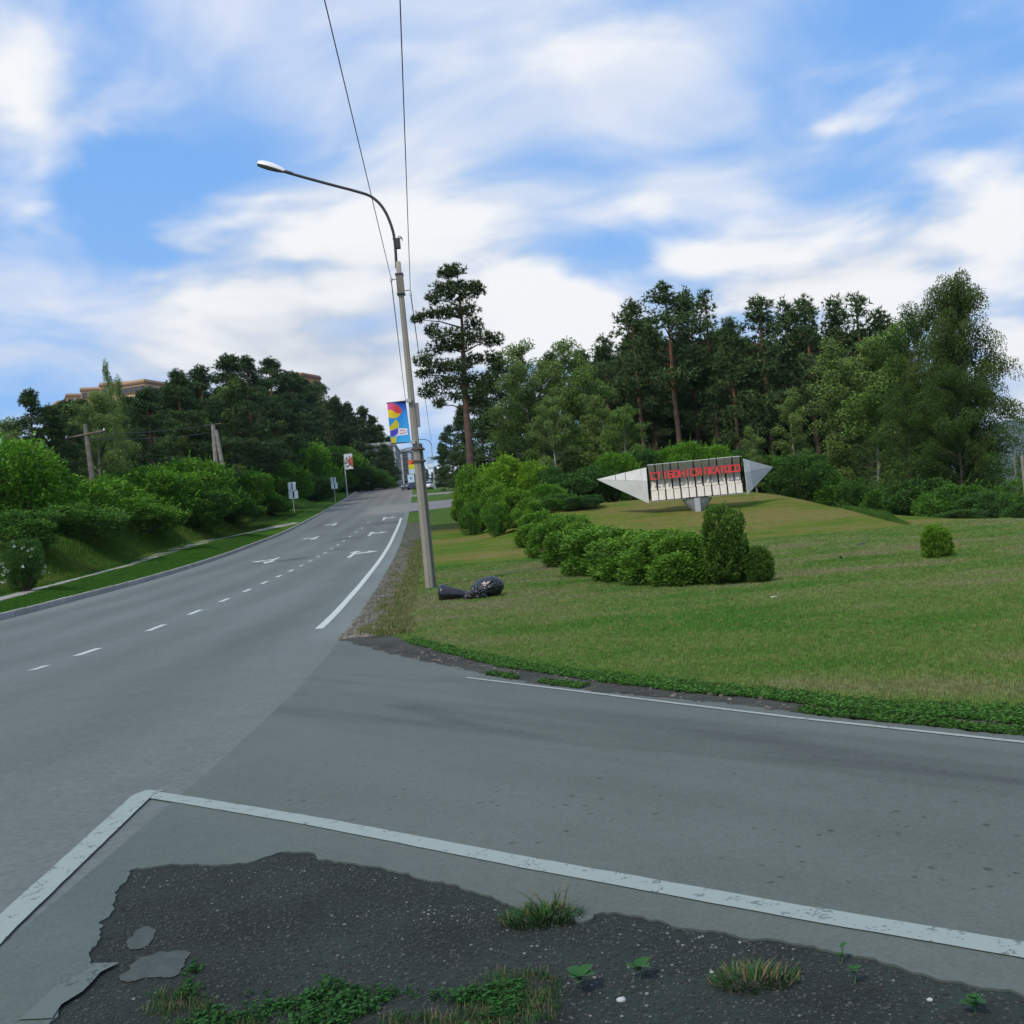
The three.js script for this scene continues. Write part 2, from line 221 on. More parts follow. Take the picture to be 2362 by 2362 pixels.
// side road in front of the camera, with worn tracks and oil stains in its own texture
const gravelLine = outline([[40, 1990], [90, 1932], [160, 1850], [190, 1780], [215, 1690], [250, 1645], [330, 1632], [400, 1636], [470, 1632], [530, 1612], [580, 1612], [640, 1628], [700, 1638], [760, 1652], [850, 1672], [930, 1700], [985, 1714], [1060, 1738], [1100, 1744], [1140, 1725], [1200, 1735], [1300, 1755], [1400, 1772], [1500, 1782], [1600, 1803], [1700, 1830], [1800, 1855], [1932, 1885]]).concat([[2.6, 2.3], [4.5, .8], [8, -2.2], [14, -6]]);
const sideTex = (() => {
  const n = 2048, X0 = -4, D0 = -7, W = 22; const spots = []; const r = rng(9);
  for (let i = 0; i < 170; i++) { const t = r(), x = -1.6 + 4.2 * t + (r() - .5) * 1.4, d = 6.9 - 3.1 * t + (r() - .25) * 1.7; spots.push([x, d, .006 + .016 * r() * r(), .03 + .04 * r()]); }
  const grid = new Map(); spots.forEach(s => { const k = `${Math.floor(s[0] * 4)},${Math.floor(s[1] * 4)}`; (grid.get(k) || grid.set(k, []).get(k)).push(s); });
  const rs = rng(12), t = tex(n, (u, v) => {
    const x = X0 + u * W, d = D0 + v * W, along = x * .66 - d * .75, across = x * .75 + d * .66; // along the side road and across it
    let g = .135 + .022 * fbm(along * .12 + 3, across * .9, 4) + .014 * fbm(x * .8, d * .8, 3) + .008 * noise(x * 9, d * 9);
    const tr = fbm(along * .1, across * 1.5 + 50, 3); g -= .028 * S(.0, .5, tr) * S(3.9, 5, across) * (1 - S(7.3, 8.6, across));
    g -= .03 * S(.15, .6, fbm(along * .35 + 20, across * 2.4, 3)) * S(4.5, 5.5, across) * (1 - S(6.8, 7.8, across));
    g -= .05 * Math.exp(-(((across - 3.75) / .25) ** 2)) * S(-1.6, .2, along) * (.4 + S(-.2, .5, noise(x * 7, d * 7)));
    const cx = Math.floor(x * 4), cd = Math.floor(d * 4); const l = grid.get(`${cx},${cd}`); if (l) for (const s of l) if (Math.hypot((x - s[0]), (d - s[1])) < s[2]) g *= .45;
    g += (rs() - .5) * .035; const near = S(3.3, 1.5, across); const c = mix3([g * .66, g * .82, g * .73], [g * .57, g * .79, g * .69], near); return c.map(q => Math.pow(Math.max(q, 0) / .5, 1)); // scaled by two in the colour
  }, false);
  t.wrapS = t.wrapT = THREE.ClampToEdgeWrapping; t.repeat.set(1 / W, 1 / W); t.offset.set(-X0 / W, -D0 / W); return t;
})();
{
  const far = ragged(farEdge, .10, .05, 1), near = ragged(gravelLine, .045, .025, 7);
  const pts = [...far, [30, -14], [14, -6.0], ...near.reverse().slice(1), [-1.9, -8], ...mainSeam.slice().reverse()];
  const g = flatPoly(pts, .013);
  structure('side_road', g, new THREE.MeshStandardMaterial({ map: sideTex, color: new THREE.Color().setRGB(.5, .5, .5), roughness: .84, bumpMap: bumpGrain, bumpScale: .005 }), 'darker grey asphalt side road crossing the foreground to the right');
  // broken edge, a few centimetres thick
  const m = new MB(), e2 = ragged(gravelLine, .045, .025, 7); for (let i = 0; i + 1 < e2.length; i++) m.quad([e2[i][0], -.002, -e2[i][1]], [e2[i + 1][0], -.002, -e2[i + 1][1]], [e2[i + 1][0], .013, -e2[i + 1][1]], [e2[i][0], .013, -e2[i][1]]);
  structure('asphalt_edge', m.geo(), std(.075, .095, .088, .95), 'broken asphalt edge along the gravel shoulder');
}
const gravelTex = tex(2048, (x, y) => { const n = fbmTile(x * 300, y * 300, 300, 2), m = fbmTile(x * 12, y * 12, 12, 4), s = tr(); let g = .28 + .3 * n + .42 * m + (s - .5) * .2; if (s > .992) g += .2; return [g * .86, g * 1.03, g * .98]; }, false, 1 / 5);
structure('gravel_shoulder', flatPoly([[-2.4, -4], [14, -14], [16, -6], [7, 0], [2.2, 5.5], [-3, 6.8], [-3, 2]], .004), new THREE.MeshStandardMaterial({ map: gravelTex, color: new THREE.Color().setRGB(.038, .066, .056), roughness: .96, bumpMap: bumpGrain, bumpScale: .007 }), 'dark crumbled gravel shoulder in the foreground');
for (const l of [[[262, 1812], [300, 1802], [352, 1797], [358, 1808], [345, 1840], [318, 1852], [280, 1850], [240, 1858], [228, 1846]], [[250, 1775], [272, 1752], [285, 1750], [287, 1768], [270, 1790], [245, 1795]]])
  structure('asphalt_patch', flatPoly(ragged(outline([...l, l[0]]), .035, .015, 3).slice(0, -1), .009), std(.078, .104, .096, .9, { bumpMap: bumpGrain, bumpScale: .005, map: grainTex }), 'remnant of grey asphalt lying in the dark gravel');
// earth strips between asphalt and grass
const earthMat = new THREE.MeshStandardMaterial({ map: gravelTex, vertexColors: true, roughness: 1, bumpMap: bumpGrain, bumpScale: .03 });
{
  const far = ragged(farEdge, .10, .05, 1), pts = [...far.map(([x, d]) => [x - .25, d - .12]), [30, -7], ...lawnEdge.slice().reverse().map(([x, d]) => [x + .06, d + .12])];
  const g = flatPoly(pts, .004), n = g.attributes.position.count; g.setAttribute('color', new THREE.Float32BufferAttribute(Array.from({ length: n * 3 }, (_, i) => [.19, .175, .15][i % 3]), 3));
  structure('earth_strip', g, earthMat, 'bare dark earth between the side road and the lawn');
  structure('gravel_verge', ribbon(d => edgeX(d) - .3, d => grassX(d) + .25, 17.2, 100, .35, 8, .003, (x, d) => { const k = S(-.3, .4, fbm(x * 2, d * 1.2, 3)); return mix3([.32, .29, .235], [.24, .25, .13], k); }), earthMat, 'gravelly brown verge between the avenue and the lawn');
}
structure('side_street', ribbon(d => edgeX(d) - .3, d => Math.min(36, -11.3 + (d - 124.3) / 1.9 * 2.2 + (d > 150 ? 0 : 0)), 125, 151, .8, 10, .012, (x, d) => { const g = .17 + .02 * noise(x, d); return [g * K, g * 1.02 * K, g * 1.05 * K]; }), asphaltMat, 'grey side street leaving the avenue to the right');
structure('far_street', ribbon(d => edgeX(d) - .3, d => 6, 176, 184, 1, 10, .014, (x, d) => [.30, .30, .30]), asphaltMat, 'farther side street up the hill on the right');
const PATH = outline([[-60, 1146], [0, 1130], [100, 1105], [200, 1078], [300, 1049], [400, 1020], [480, 1003], [560, 986]]);
const pathX = d => { for (let i = 0; i + 1 < PATH.length; i++) if (d <= PATH[i + 1][1]) return lerp(PATH[i][0], PATH[i + 1][0], (d - PATH[i][1]) / (PATH[i + 1][1] - PATH[i][1])); return PATH[PATH.length - 1][0]; };
structure('footpath', ribbon(d => pathX(d) - .42 - .2 * noise(d * .3, 1), d => pathX(d) + .38 + .15 * noise(d * .4, 7), 30, PATH[PATH.length - 1][1], .8, 4, .012, (x, d) => { const g = .27 + .04 * noise(x * 2, d); return [g * 1.04 * K, g * K, g * .93 * K]; }), asphaltMat, 'narrow pale footpath along the left verge');

// kerb, stone by stone
{
  const k = thing('kerb', 'long concrete kerb along the left side of the avenue', null, [0, 0, 0]); k.userData.kind = 'structure';
  const km = [.46, .52, .42, .48].map((g, i) => std(g, g * .99, g * .95, .9, { map: grainTex })), geos = [0, 1, 2].map(i => { const m = new MB(), L = .485, w = .15, h = .21, b = .02; const pr = [[0, -.25], [w, -.25], [w, h - b], [w - b, h], [b, h], [0, h - b]]; // x across, y up
    for (let q = 0; q < 6; q++) { const a = pr[q], c = pr[(q + 1) % 6]; m.quad([a[0], a[1], L], [c[0], c[1], L], [c[0], c[1] + i * .004, -L], [a[0], a[1] + i * .004, -L], null, [0, 0, 1, 0, 1, 1, 0, 1]); } for (const z of [L, -L]) for (let q = 1; q < 5; q++) z > 0 ? m.tri([pr[0][0], pr[0][1], z], [pr[q][0], pr[q][1], z], [pr[q + 1][0], pr[q + 1][1], z]) : m.tri([pr[0][0], pr[0][1], z], [pr[q + 1][0], pr[q + 1][1], z], [pr[q][0], pr[q][1], z]); return m.geo(); });
  const r = rng(3); let d = 24;
  for (let i = 0; i < 150; i++, d += 1.0) { const s = part('kerb_stone', geos[i % 3], km[Math.floor(r() * 4)], k); const x = kerbX(d); s.position.set(x - .15, H(x, d) + (r() - .5) * .012, -d); s.rotation.set(Math.atan((roadHeight(d + .5) - roadHeight(d - .5))), Math.atan(.09), 0, 'YXZ'); }
  const gs = []; for (; d < 300; d += 2) { const g = geos[0].clone(); g.scale(1, 1, 2.02); const x = kerbX(d); g.rotateX(Math.atan(roadHeight(d + .5) - roadHeight(d - .5))); g.rotateY(Math.atan(.09)); g.translate(x - .15, H(x, d), -d); gs.push(g); }
  part('far_kerb_stones', mergeGeometries(gs), km[1], k).userData.kind = 'stuff';
}

// ---------------------------------------------------------------- painted markings
const wornTex = tex(1024, (x, y) => { const n = fbmTile(x * 24, y * 24, 24, 4), s = fbmTile(x * 150, y * 150, 150, 2); const w = S(.26, .36, n + s * .9) * .75; return lerp(.93, .3, w) + (tr() - .5) * .1; }, false, 1 / 1.7);
const paint = std(.50, .56, .53, .8, { map: wornTex }), paintDim = std(.27, .335, .315, .85, { map: wornTex });
const paintThing = (name, g, mat, label, group) => single(name, g, mat, label, 'road marking', group);
function strip(pts, w, y0, r = 0) { const p = [], uv = [], ix = []; const P = []; for (let i = 0; i + 1 < pts.length; i++) { const n = Math.max(1, Math.ceil(Math.hypot(pts[i + 1][0] - pts[i][0], pts[i + 1][1] - pts[i][1]) / .12)); for (let k = 0; k < n; k++) P.push([lerp(pts[i][0], pts[i + 1][0], k / n), lerp(pts[i][1], pts[i + 1][1], k / n)]); } P.push(pts[pts.length - 1]);
  P.forEach((q, i) => { const a = P[Math.max(0, i - 1)], b = P[Math.min(P.length - 1, i + 1)], l = Math.hypot(b[0] - a[0], b[1] - a[1]), nx = -(b[1] - a[1]) / l, nd = (b[0] - a[0]) / l, ww = typeof w === 'function' ? w(i / (P.length - 1)) : w; for (const s of [-.5, .5]) { const jit = r * noise(q[0] * 9 + s * 50, q[1] * 9); const x = q[0] + nx * (ww * s + jit), d = q[1] + nd * (ww * s + jit); p.push(x, H(x, d) + y0, -d); uv.push(x, d); } if (i) { const k = i * 2; ix.push(k - 2, k - 1, k + 1, k - 2, k + 1, k); } });
  const g = new THREE.BufferGeometry(); g.setAttribute('position', new THREE.Float32BufferAttribute(p, 3)); g.setAttribute('uv', new THREE.Float32BufferAttribute(uv, 2)); g.setIndex(ix); g.computeVertexNormals(); if (g.attributes.normal.getY(0) < 0) { for (let i = 0; i < ix.length; i += 3) [ix[i], ix[i + 1]] = [ix[i + 1], ix[i]]; g.setIndex(ix); g.computeVertexNormals(); } return g; }
paintThing('edge_line', strip(outline([[282, 1503], [340, 1512], [600, 1556], [1000, 1635], [1500, 1727], [1932, 1801]]).concat([[3.2, 2.15], [6, -.3]]), .135, .018, .008), paintDim, 'broad worn white line crossing the foreground side road');
paintThing('edge_line', strip(outline([[292, 1496], [270, 1505], [0, 1760]]).concat([[-2.36, 3.9]]), .15, .021, .006), paintDim, 'white line running from the foreground corner to the lower left edge');
paintThing('edge_line', strip(outline([[190, 1825], [120, 1880], [60, 1932]]), .12, .018, .07), std(.105, .14, .13, .9, { map: wornTex }), 'faded white paint remnant at the lower left beside the gravel');
paintThing('edge_line', strip(outline([[880, 1281], [1200, 1321], [1500, 1358], [1932, 1405]]).concat([[4.2, 4.6]]), .05, .018, .006), std(.32, .36, .35, .8, { map: wornTex }), 'thin white line along the far edge of the side road');
paintThing('edge_line', strip([20.3, 30, 40, 55, 70, 85, 100, 112].map(d => [lineX(d), d]), t => lerp(.17, .26, t), .014), paint, 'long white line along the right edge of the avenue');
{
  let n = 0; const words = ['nearest', 'second', 'third', 'fourth', 'fifth', 'sixth', 'seventh', 'eighth', 'ninth', 'tenth', 'eleventh', 'twelfth', 'thirteenth', 'fourteenth', 'fifteenth', 'sixteenth', 'seventeenth', 'eighteenth', 'nineteenth', 'twentieth'];
  for (const [d, l] of [[17.2, .7], [19.6, 1.3], [24.4, 1.5], [28.4, 1.4], [32.4, 1.4], [36.4, 1.4], [40.2, 1.4], [44, 1.4], [47.8, 1.4], [51.6, 1.4], [55.4, 1.4], [59.4, 1.4], [63.4, 1.5], [67.6, 1.5], [72, 1.6], [77, 1.8], [83, 2], [90, 2], [98, 2], [108, 2]])
    paintThing('centre_dash', strip([[midX(d - l / 2), d - l / 2], [midX(d + l / 2), d + l / 2]], .16, .014), d > 50 || d < 18 ? std(.38, .42, .41, .8, { map: wornTex }) : paint, `${words[n++]} dash of the centre line, counted from the camera`, 'dashes of the centre line');
  const names = ['nearest white arrow in the left lane', 'middle white arrow in the left lane', 'farthest white arrow in the left lane', 'nearest white arrow in the right lane, with a branching head', 'middle white arrow in the right lane', 'farthest white arrow in the right lane'];
  [[-14.1, 59.6, -1, 0], [-16.6, 86, -1, 0], [-19.2, 111, -1, 0], [-9.2, 58, 1, 1], [-11.7, 84, 1, 0], [-14.1, 113, 1, 0]].forEach(([x, d, s, br], i) => {
    const o = (a, b) => [x + a - .085 * b, d + b]; const sh = new THREE.Shape();
    const P = s > 0 ? [[-.13, -3], [.13, -3], [.13, .2], [.9, 1.2], [.9, .6], [1.7, 1.9], [.9, 3], [.9, 2.3], [.1, 1.3], [.13, 2.4], [.45, 2.4], [0, 4.2], [-.45, 2.4], [-.13, 2.4]] : [[-.13, 3], [.13, 3], [.13, -.9], [.5, -.9], [0, -3], [-.5, -.9], [-.13, -.9], [-.13, .8], [-.8, -.1], [-.8, -.8], [-1.5, .2], [-.8, 1.2], [-.8, .8], [-.13, 1.7]];
    P.forEach(([a, b], k) => { const q = o(a * .85, b * .95); k ? sh.lineTo(q[0], q[1]) : sh.moveTo(q[0], q[1]); });
    const g = new THREE.ShapeGeometry(sh), p = g.attributes.position; for (let k = 0; k < p.count; k++) { const X = p.getX(k), Dd = p.getY(k); p.setXYZ(k, X, H(X, Dd) + .016, -Dd); } g.computeVertexNormals();
    paintThing('lane_arrow', g, paint, names[i], 'lane arrows');
  });
}

// ---------------------------------------------------------------- foliage
const leafMat = (rough = .8, tr = .3) => new THREE.MeshPhysicalMaterial({ vertexColors: true, side: THREE.DoubleSide, roughness: rough, transmission: tr, thickness: 0, specularIntensity: .35 });
const leafM = leafMat(), needleM = new THREE.MeshStandardMaterial({ vertexColors: true, side: THREE.DoubleSide, roughness: .9 });
const barkTex = tex(512, (x, y) => .62 + .6 * fbmTile(x * 10, y * 5, 5, 1) * 0 + .7 * fbmTile(x * 24, y * 8, 8, 3), false, 3, .6);
const barkM = new THREE.MeshStandardMaterial({ vertexColors: true, map: barkTex, roughness: .95, bumpMap: barkTex, bumpScale: .04 });
const unit = (r) => { const z = r() * 2 - 1, a = r() * 2 * Math.PI, s = Math.sqrt(1 - z * z); return [s * Math.cos(a), z, s * Math.sin(a)]; };
const nrm = a => { const l = Math.hypot(...a) || 1; return [a[0] / l, a[1] / l, a[2] / l]; };
const add = (a, b, k = 1) => [a[0] + b[0] * k, a[1] + b[1] * k, a[2] + b[2] * k];
const cross = (a, b) => [a[1] * b[2] - a[2] * b[1], a[2] * b[0] - a[0] * b[2], a[0] * b[1] - a[1] * b[0]];
function leaf(m, c, dir, L, W, col, r) { const s = nrm(cross(dir, unit(r))), a = add(c, dir, -L / 2), b = add(c, dir, L / 2), f = nrm(cross(dir, s)), mid = add(c, f, L * .08); const k = .86 + r() * .28, cc = col.map(q => q * k); m.tri(a, add(mid, s, W / 2), b, cc); m.tri(a, b, add(mid, s, -W / 2), cc); }
function tuft(m, c, out, L, W, n, col, r) { for (let i = 0; i < n; i++) { const d = nrm(add(add(unit(r), out, .75), [0, .35, 0])), s = nrm(cross(d, unit(r))), k = .8 + r() * .4; const tip = add(c, d, L * (.7 + .6 * r())); m.tri(add(c, s, W / 2), add(c, s, -W / 2), tip, col.map(q => q * k)); } }

// a pine from its pads of needles: pads are [x, y, z, rx, ry, rz]
function pineParts(pads, trunk, rad, o, seed) {
  const r = rng(seed), t = new MB(), l = new MB(), c = new MB();
  const top = trunk[trunk.length - 1][1]; t.tube(trunk, rad, 9, k => { const h = k; return mix3(o.barkLow || [.16, .115, .09], o.barkHigh || [.34, .17, .085], S(.15, .6, h)); });
  const onTrunk = y => { for (let i = 0; i + 1 < trunk.length; i++) if (y <= trunk[i + 1][1]) { const k = (y - trunk[i][1]) / (trunk[i + 1][1] - trunk[i][1]); return [lerp(trunk[i][0], trunk[i + 1][0], k), y, lerp(trunk[i][2], trunk[i + 1][2], k)]; } return trunk[trunk.length - 1]; };
  for (const [x, y, z, rx, ry, rz] of pads) {
    const hd = Math.hypot(x, z), a = onTrunk(Math.max(.5, Math.min(top, y - .25 * hd - .2)));
    l.tube([a, [lerp(a[0], x, .5), lerp(a[1], y, .62) + .1 * ry, lerp(a[2], z, .5)], [x, y - ry * .15, z]], [.045 * Math.min(2.2, .8 + hd * .35), .05, .02], 5, () => [.17, .10, .06]);
    const vol = Math.pow(rx * ry * rz, .55), n = Math.round((o.density || 62) * 1.25 * vol);
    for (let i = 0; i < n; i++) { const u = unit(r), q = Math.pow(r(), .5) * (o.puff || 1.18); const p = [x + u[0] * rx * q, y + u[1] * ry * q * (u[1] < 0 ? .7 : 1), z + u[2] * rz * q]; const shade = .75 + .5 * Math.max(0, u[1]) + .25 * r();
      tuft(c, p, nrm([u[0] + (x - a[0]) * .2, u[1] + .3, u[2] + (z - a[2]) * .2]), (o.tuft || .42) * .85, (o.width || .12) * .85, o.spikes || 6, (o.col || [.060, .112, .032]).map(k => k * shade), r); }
  }
  return [t.geo(), l.geo(), c.geo()];
}
function treeGroup(name, geos, names, mats) { const g = new THREE.Group(); g.name = name; geos.forEach((q, i) => { const m = part(names[i], q, mats[i], g); if (names[i] === 'limbs' || names[i] === 'stem') m.userData.kind = 'stuff'; }); return g; }
function forestPine(seed, o = {}) { // built 20 m tall
  const r = rng(seed), pads = [], h0 = o.from ?? .5, Wd = o.width0 || 2.3; const lean = (r() - .5) * .8, trunk = [[0, -.4, 0], [lean * .2, 5, .1], [lean * .5, 10, 0], [lean * .8, 15, .1], [lean, 19.2, 0]];
  const n = o.n || 30; for (let i = 0; i < n; i++) { const k = (i + r()) / n, y = 20 * lerp(h0, .975, k); const prof = o.conic ? (1 - k) * .95 + .08 : Math.sin(Math.PI * Math.min(1, .22 + k * .80)) * .9 + .12; const a = r() * 6.283, R = Wd * prof * (.45 + .6 * r()); const s = (.75 + .5 * r()) * lerp(1.15, .62, k); pads.push([Math.cos(a) * R + lean * k, y, Math.sin(a) * R, 1.15 * s, .5 * s + .12, 1.15 * s]); }
  for (let i = 0; i < (o.low || 3); i++) { const a = r() * 6.283, y = 20 * lerp(h0 - .16, h0, r()); pads.push([Math.cos(a) * 1.4, y, Math.sin(a) * 1.4, .7, .25, .7]); }
  pads.push([lean, 19.4, 0, .45, .7, .45], [lean, 18.3, 0, .8, .6, .8]);
  return treeGroup('pine_tree', pineParts(pads, trunk, [.21, .19, .16, .10, .04], { ...o, density: o.density || 58 }, seed + 1), ['trunk', 'limbs', 'crown'], [barkM, barkM, needleM]);
}
function birch(seed, o = {}) { // built 15 m tall
  const r = rng(seed), t = new MB(), l = new MB(), c = new MB(), Hh = 15, from = o.from ?? .16; const white = o.bark || [.62, .60, .55];
  const lean = (r() - .5) * 1.2 + (o.lean || 0), axis = k => [lean * k * k + .15 * Math.sin(k * 7 + seed), Hh * k, .15 * Math.cos(k * 6 + seed)];
  t.tube([0, .1, .25, .4, .6, .8, 1].map(k => { const p = axis(k); return k ? p : [0, -.4, 0]; }), [.16, .14, .12, .10, .065, .035, .012], 8, k => mix3([.30, .27, .23], white, S(.02, .12, k)));
  const n = o.n || 46; for (let i = 0; i < n; i++) {
    const k = from + (1 - from) * (i + r()) / n * .99, a0 = axis(k), az = r() * 6.283, kk = (k - from) / (1 - from), prof = (o.wide || 1) * (Math.sin(Math.PI * Math.pow(Math.min(1, .12 + .86 * kk), .8)) * 2.1 + .25), L = prof * (.55 + .65 * r()), up = lerp(.5, 1.5, kk) * (o.up || 1);
    const dir = [Math.cos(az), up, Math.sin(az)], e = add(a0, dir, L * .8), tip = [e[0] + Math.cos(az) * L * .3, e[1] - L * .15, e[2] + Math.sin(az) * L * .3];
    l.tube([a0, add(a0, dir, L * .45), e, tip], [.03 + .012 * L, .022, .012, .005], 4, () => mix3(white, [.2, .15, .11], .55));
    const m = Math.round((o.density || 95) * 3.6 * (.4 + L * .34)); for (let j = 0; j < m; j++) { const q = Math.pow(r(), .65), b = q < .7 ? add(a0, add(e, a0, -1), q / .7) : add(e, add(tip, e, -1), (q - .7) / .3), u = unit(r), sp = (.22 + .42 * q) * (o.spread || 1); const p = [b[0] + u[0] * sp, b[1] + u[1] * sp * .8 - r() * .35 * q, b[2] + u[2] * sp];
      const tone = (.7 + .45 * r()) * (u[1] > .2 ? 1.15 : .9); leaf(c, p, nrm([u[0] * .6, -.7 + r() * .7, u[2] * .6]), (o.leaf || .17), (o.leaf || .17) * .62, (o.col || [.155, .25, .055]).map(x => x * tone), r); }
  }
  return treeGroup('birch_tree', [t.geo(), l.geo(), c.geo()], ['trunk', 'limbs', 'crown'], [barkM, barkM, leafM]);
}
function shrub(seed, o = {}) { // built in a unit: 2 wide, height 2, depth 2 scaled by the caller
  const r = rng(seed), c = new MB(), st = new MB(), lobes = []; const n = (o.lobes || 9) + 7;
  for (let i = 0; i < n; i++) { const a = i / n * 6.283 + r() * .8, R = .62 * Math.sqrt(r()) + .10, y = .34 + r() * 1.1; const k = 1 - .38 * Math.max(0, y - .8); lobes.push([Math.cos(a) * R * k, y, Math.sin(a) * R * k, .26 + .22 * r()]); } lobes.push([.1 * (r() - .5), 1.5, 0, .36], [0, .8, 0, .58]); if (o.egg) { lobes.length = 0; for (let j = 0; j < 7; j++) { const y = .34 + j * .22, R = .60 * Math.sqrt(Math.max(.02, 1 - ((y - .72) / 1.12) ** 2)); for (let q = 0; q < (j > 5 ? 2 : 6); q++) { const a = q * 1.05 + j * .6; lobes.push([Math.cos(a) * R * (.8 + .22 * r()), y + .16 * (r() - .5), Math.sin(a) * R * (.8 + .22 * r()), .22 + .14 * r()]); } lobes.push([0, y, 0, R * .78 + .1]); } } if (o.skirt) for (let i = 0; i < 8; i++) { const a = i / 8 * 6.283; lobes.push([Math.cos(a) * .62, .36, Math.sin(a) * .62, .36]); }
  for (let i = 0; i < 9; i++) { const q = lobes[i % lobes.length]; st.tube([[q[0] * .2, -.1, q[2] * .2], [q[0] * .6, q[1] * .5, q[2] * .6], [q[0], q[1], q[2]]], [.03, .02, .008], 4, () => [.12, .09, .06]); }
  const N = o.leaves || 5200, L = o.leaf || .075; let tries = 0;
  for (let i = 0; i < N && tries < N * 4; tries++) {
    const q = lobes[Math.floor(r() * lobes.length)], u = unit(r), k = .66 + .40 * Math.pow(r(), .8) + .22 * noise(u[0] * 5 + seed + q[0] * 9, u[1] * 5 + u[2] * 4 + q[1] * 7); const p = [q[0] + u[0] * q[3] * k, q[1] + u[1] * q[3] * k, q[2] + u[2] * q[3] * k]; if (p[1] < .03) continue;
    let inside = 0; for (const w of lobes) if (Math.hypot(p[0] - w[0], p[1] - w[1], p[2] - w[2]) < w[3] * .62) inside++; if (inside) continue; i++;
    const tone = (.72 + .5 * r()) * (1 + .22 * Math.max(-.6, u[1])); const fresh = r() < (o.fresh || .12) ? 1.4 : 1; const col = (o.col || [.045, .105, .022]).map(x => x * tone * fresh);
    leaf(c, p, nrm([u[0] + (r() - .5) * 1.3, u[1] * .6 + (r() - .25) * 1.1, u[2] + (r() - .5) * 1.3]), L * (.75 + .5 * r()), L * .62, col, r); }
  for (let i = 0; i < (o.sprigs ?? 26) * 2.4; i++) { const q = lobes[Math.floor(r() * lobes.length)], u = unit(r); if (u[1] < 0) u[1] = -u[1]; const b = [q[0] + u[0] * q[3] * .9, q[1] + u[1] * q[3] * .9, q[2] + u[2] * q[3] * .9], len = .1 + .2 * r() * (o.skirt ? .55 : 1), dir = nrm([u[0] * .6, .9, u[2] * .6]); for (let j = 0; j < 9; j++) leaf(c, add(b, dir, len * j / 8), nrm(add(unit(r), dir, .6)), L, L * .6, (o.col || [.045, .105, .022]).map(x => x * 1.25), r); }
  return treeGroup('shrub', [st.geo(), c.geo()], ['stem', 'foliage'], [barkM, leafM]);
}
const taken = new Set();
// sets a copy of a tree with its top at the picture point (u, v), d metres ahead; wide scales its breadth
function plant(proto, h0, name, u, v, d, label, category, group, wide = 1, turn = 0, minH = 1) {
  const p = at(u, v, d), g = H(p.x, d), h = Math.max(minH, p.y - g), s = h / h0; const o = proto.clone(); o.name = numbered(name); o.position.set(p.x, g, -d); o.rotation.y = turn; o.scale.set(s * wide, s, s * wide); scene.add(o); return tag(o, label, category, group);
}
// a shrub with given top point, distance and picture width in px
function bush(proto, name, u, v, d, wpx, label, category, group, turn = 0, depth = 1) {
  const p = at(u, v, d), g = H(p.x, d), h = Math.max(.3, p.y - g), w = wpx * d / F; const o = proto.clone(); o.name = numbered(name); o.position.set(p.x, g, -d); o.rotation.y = turn; o.scale.set(w / 2.0, h / 2.02, w / 2.0 * depth); scene.add(o); return tag(o, label, category, group);
}

// the tall lone pine beside the road, pad by pad
{
  const d = 84, base = at(474, 527, d), z0 = 1885, k = d / F * .1459, X = zx => (zx - 450) * k, Y = zy => (z0 - zy) * k;
  // picture verticals lean by the camera's 5 degree roll: take it out
  const rot = (zx, zy) => { const x = X(zx), y = Y(zy), c = Math.cos(5 * RAD), s = Math.sin(5 * RAD); return [x * c + y * s, y * c - x * s]; };
  const P = [[310, 140, 85, 42], [255, 150, 50, 34], [470, 262, 52, 46], [430, 235, 60, 30], [250, 262, 90, 50], [360, 300, 110, 42], [190, 335, 60, 42], [380, 400, 105, 52], [150, 410, 65, 40], [68, 465, 38, 34], [260, 430, 80, 42], [165, 540, 46, 46], [445, 495, 52, 46], [300, 590, 120, 48], [460, 585, 100, 46], [575, 600, 72, 50], [210, 655, 80, 48], [330, 655, 100, 40], [120, 755, 72, 55], [230, 790, 105, 50], [420, 735, 80, 36], [300, 890, 135, 55], [150, 955, 85, 52], [210, 1045, 45, 34], [470, 890, 120, 70], [390, 985, 125, 52], [490, 1030, 70, 45], [100, 830, 50, 30], [350, 800, 90, 40], [560, 720, 80, 40], [330, 215, 70, 30]];
  const r = rng(41), pads = P.map(([zx, zy, rx, ry]) => { const [x, y] = rot(zx, zy); return [x, y, (r() - .5) * 160 * k, rx * k * 1.08, ry * k * 1.0, Math.max(.9, rx * k * .85)]; });
  const T = [[450, 1900], [440, 1700], [415, 1300], [395, 1080], [378, 800], [368, 500], [335, 150]].map(([x, y]) => [...rot(x, y), 0]);
  const geos = pineParts(pads, T, [.36, .33, .29, .26, .2, .13, .04], { density: 150, tuft: .36, width: .10, spikes: 7, col: [.050, .084, .020], barkLow: [.15, .105, .085], barkHigh: [.24, .13, .08] }, 99);
  const g = treeGroup('lone_pine', geos, ['trunk', 'limbs', 'crown'], [barkM, barkM, needleM]); const gx = base.x, gy = H(gx, d); g.position.set(gx, gy, -d); const topW = at(457, 267, d); const s = (topW.y - gy) / Math.max(...pads.map(p => p[1] + p[4])); g.scale.setScalar(s); scene.add(g); g.name = numbered('pine_tree');
  tag(g, 'tall lone pine with bare trunk and layered crown beside the concrete lamp post', 'pine tree');
}

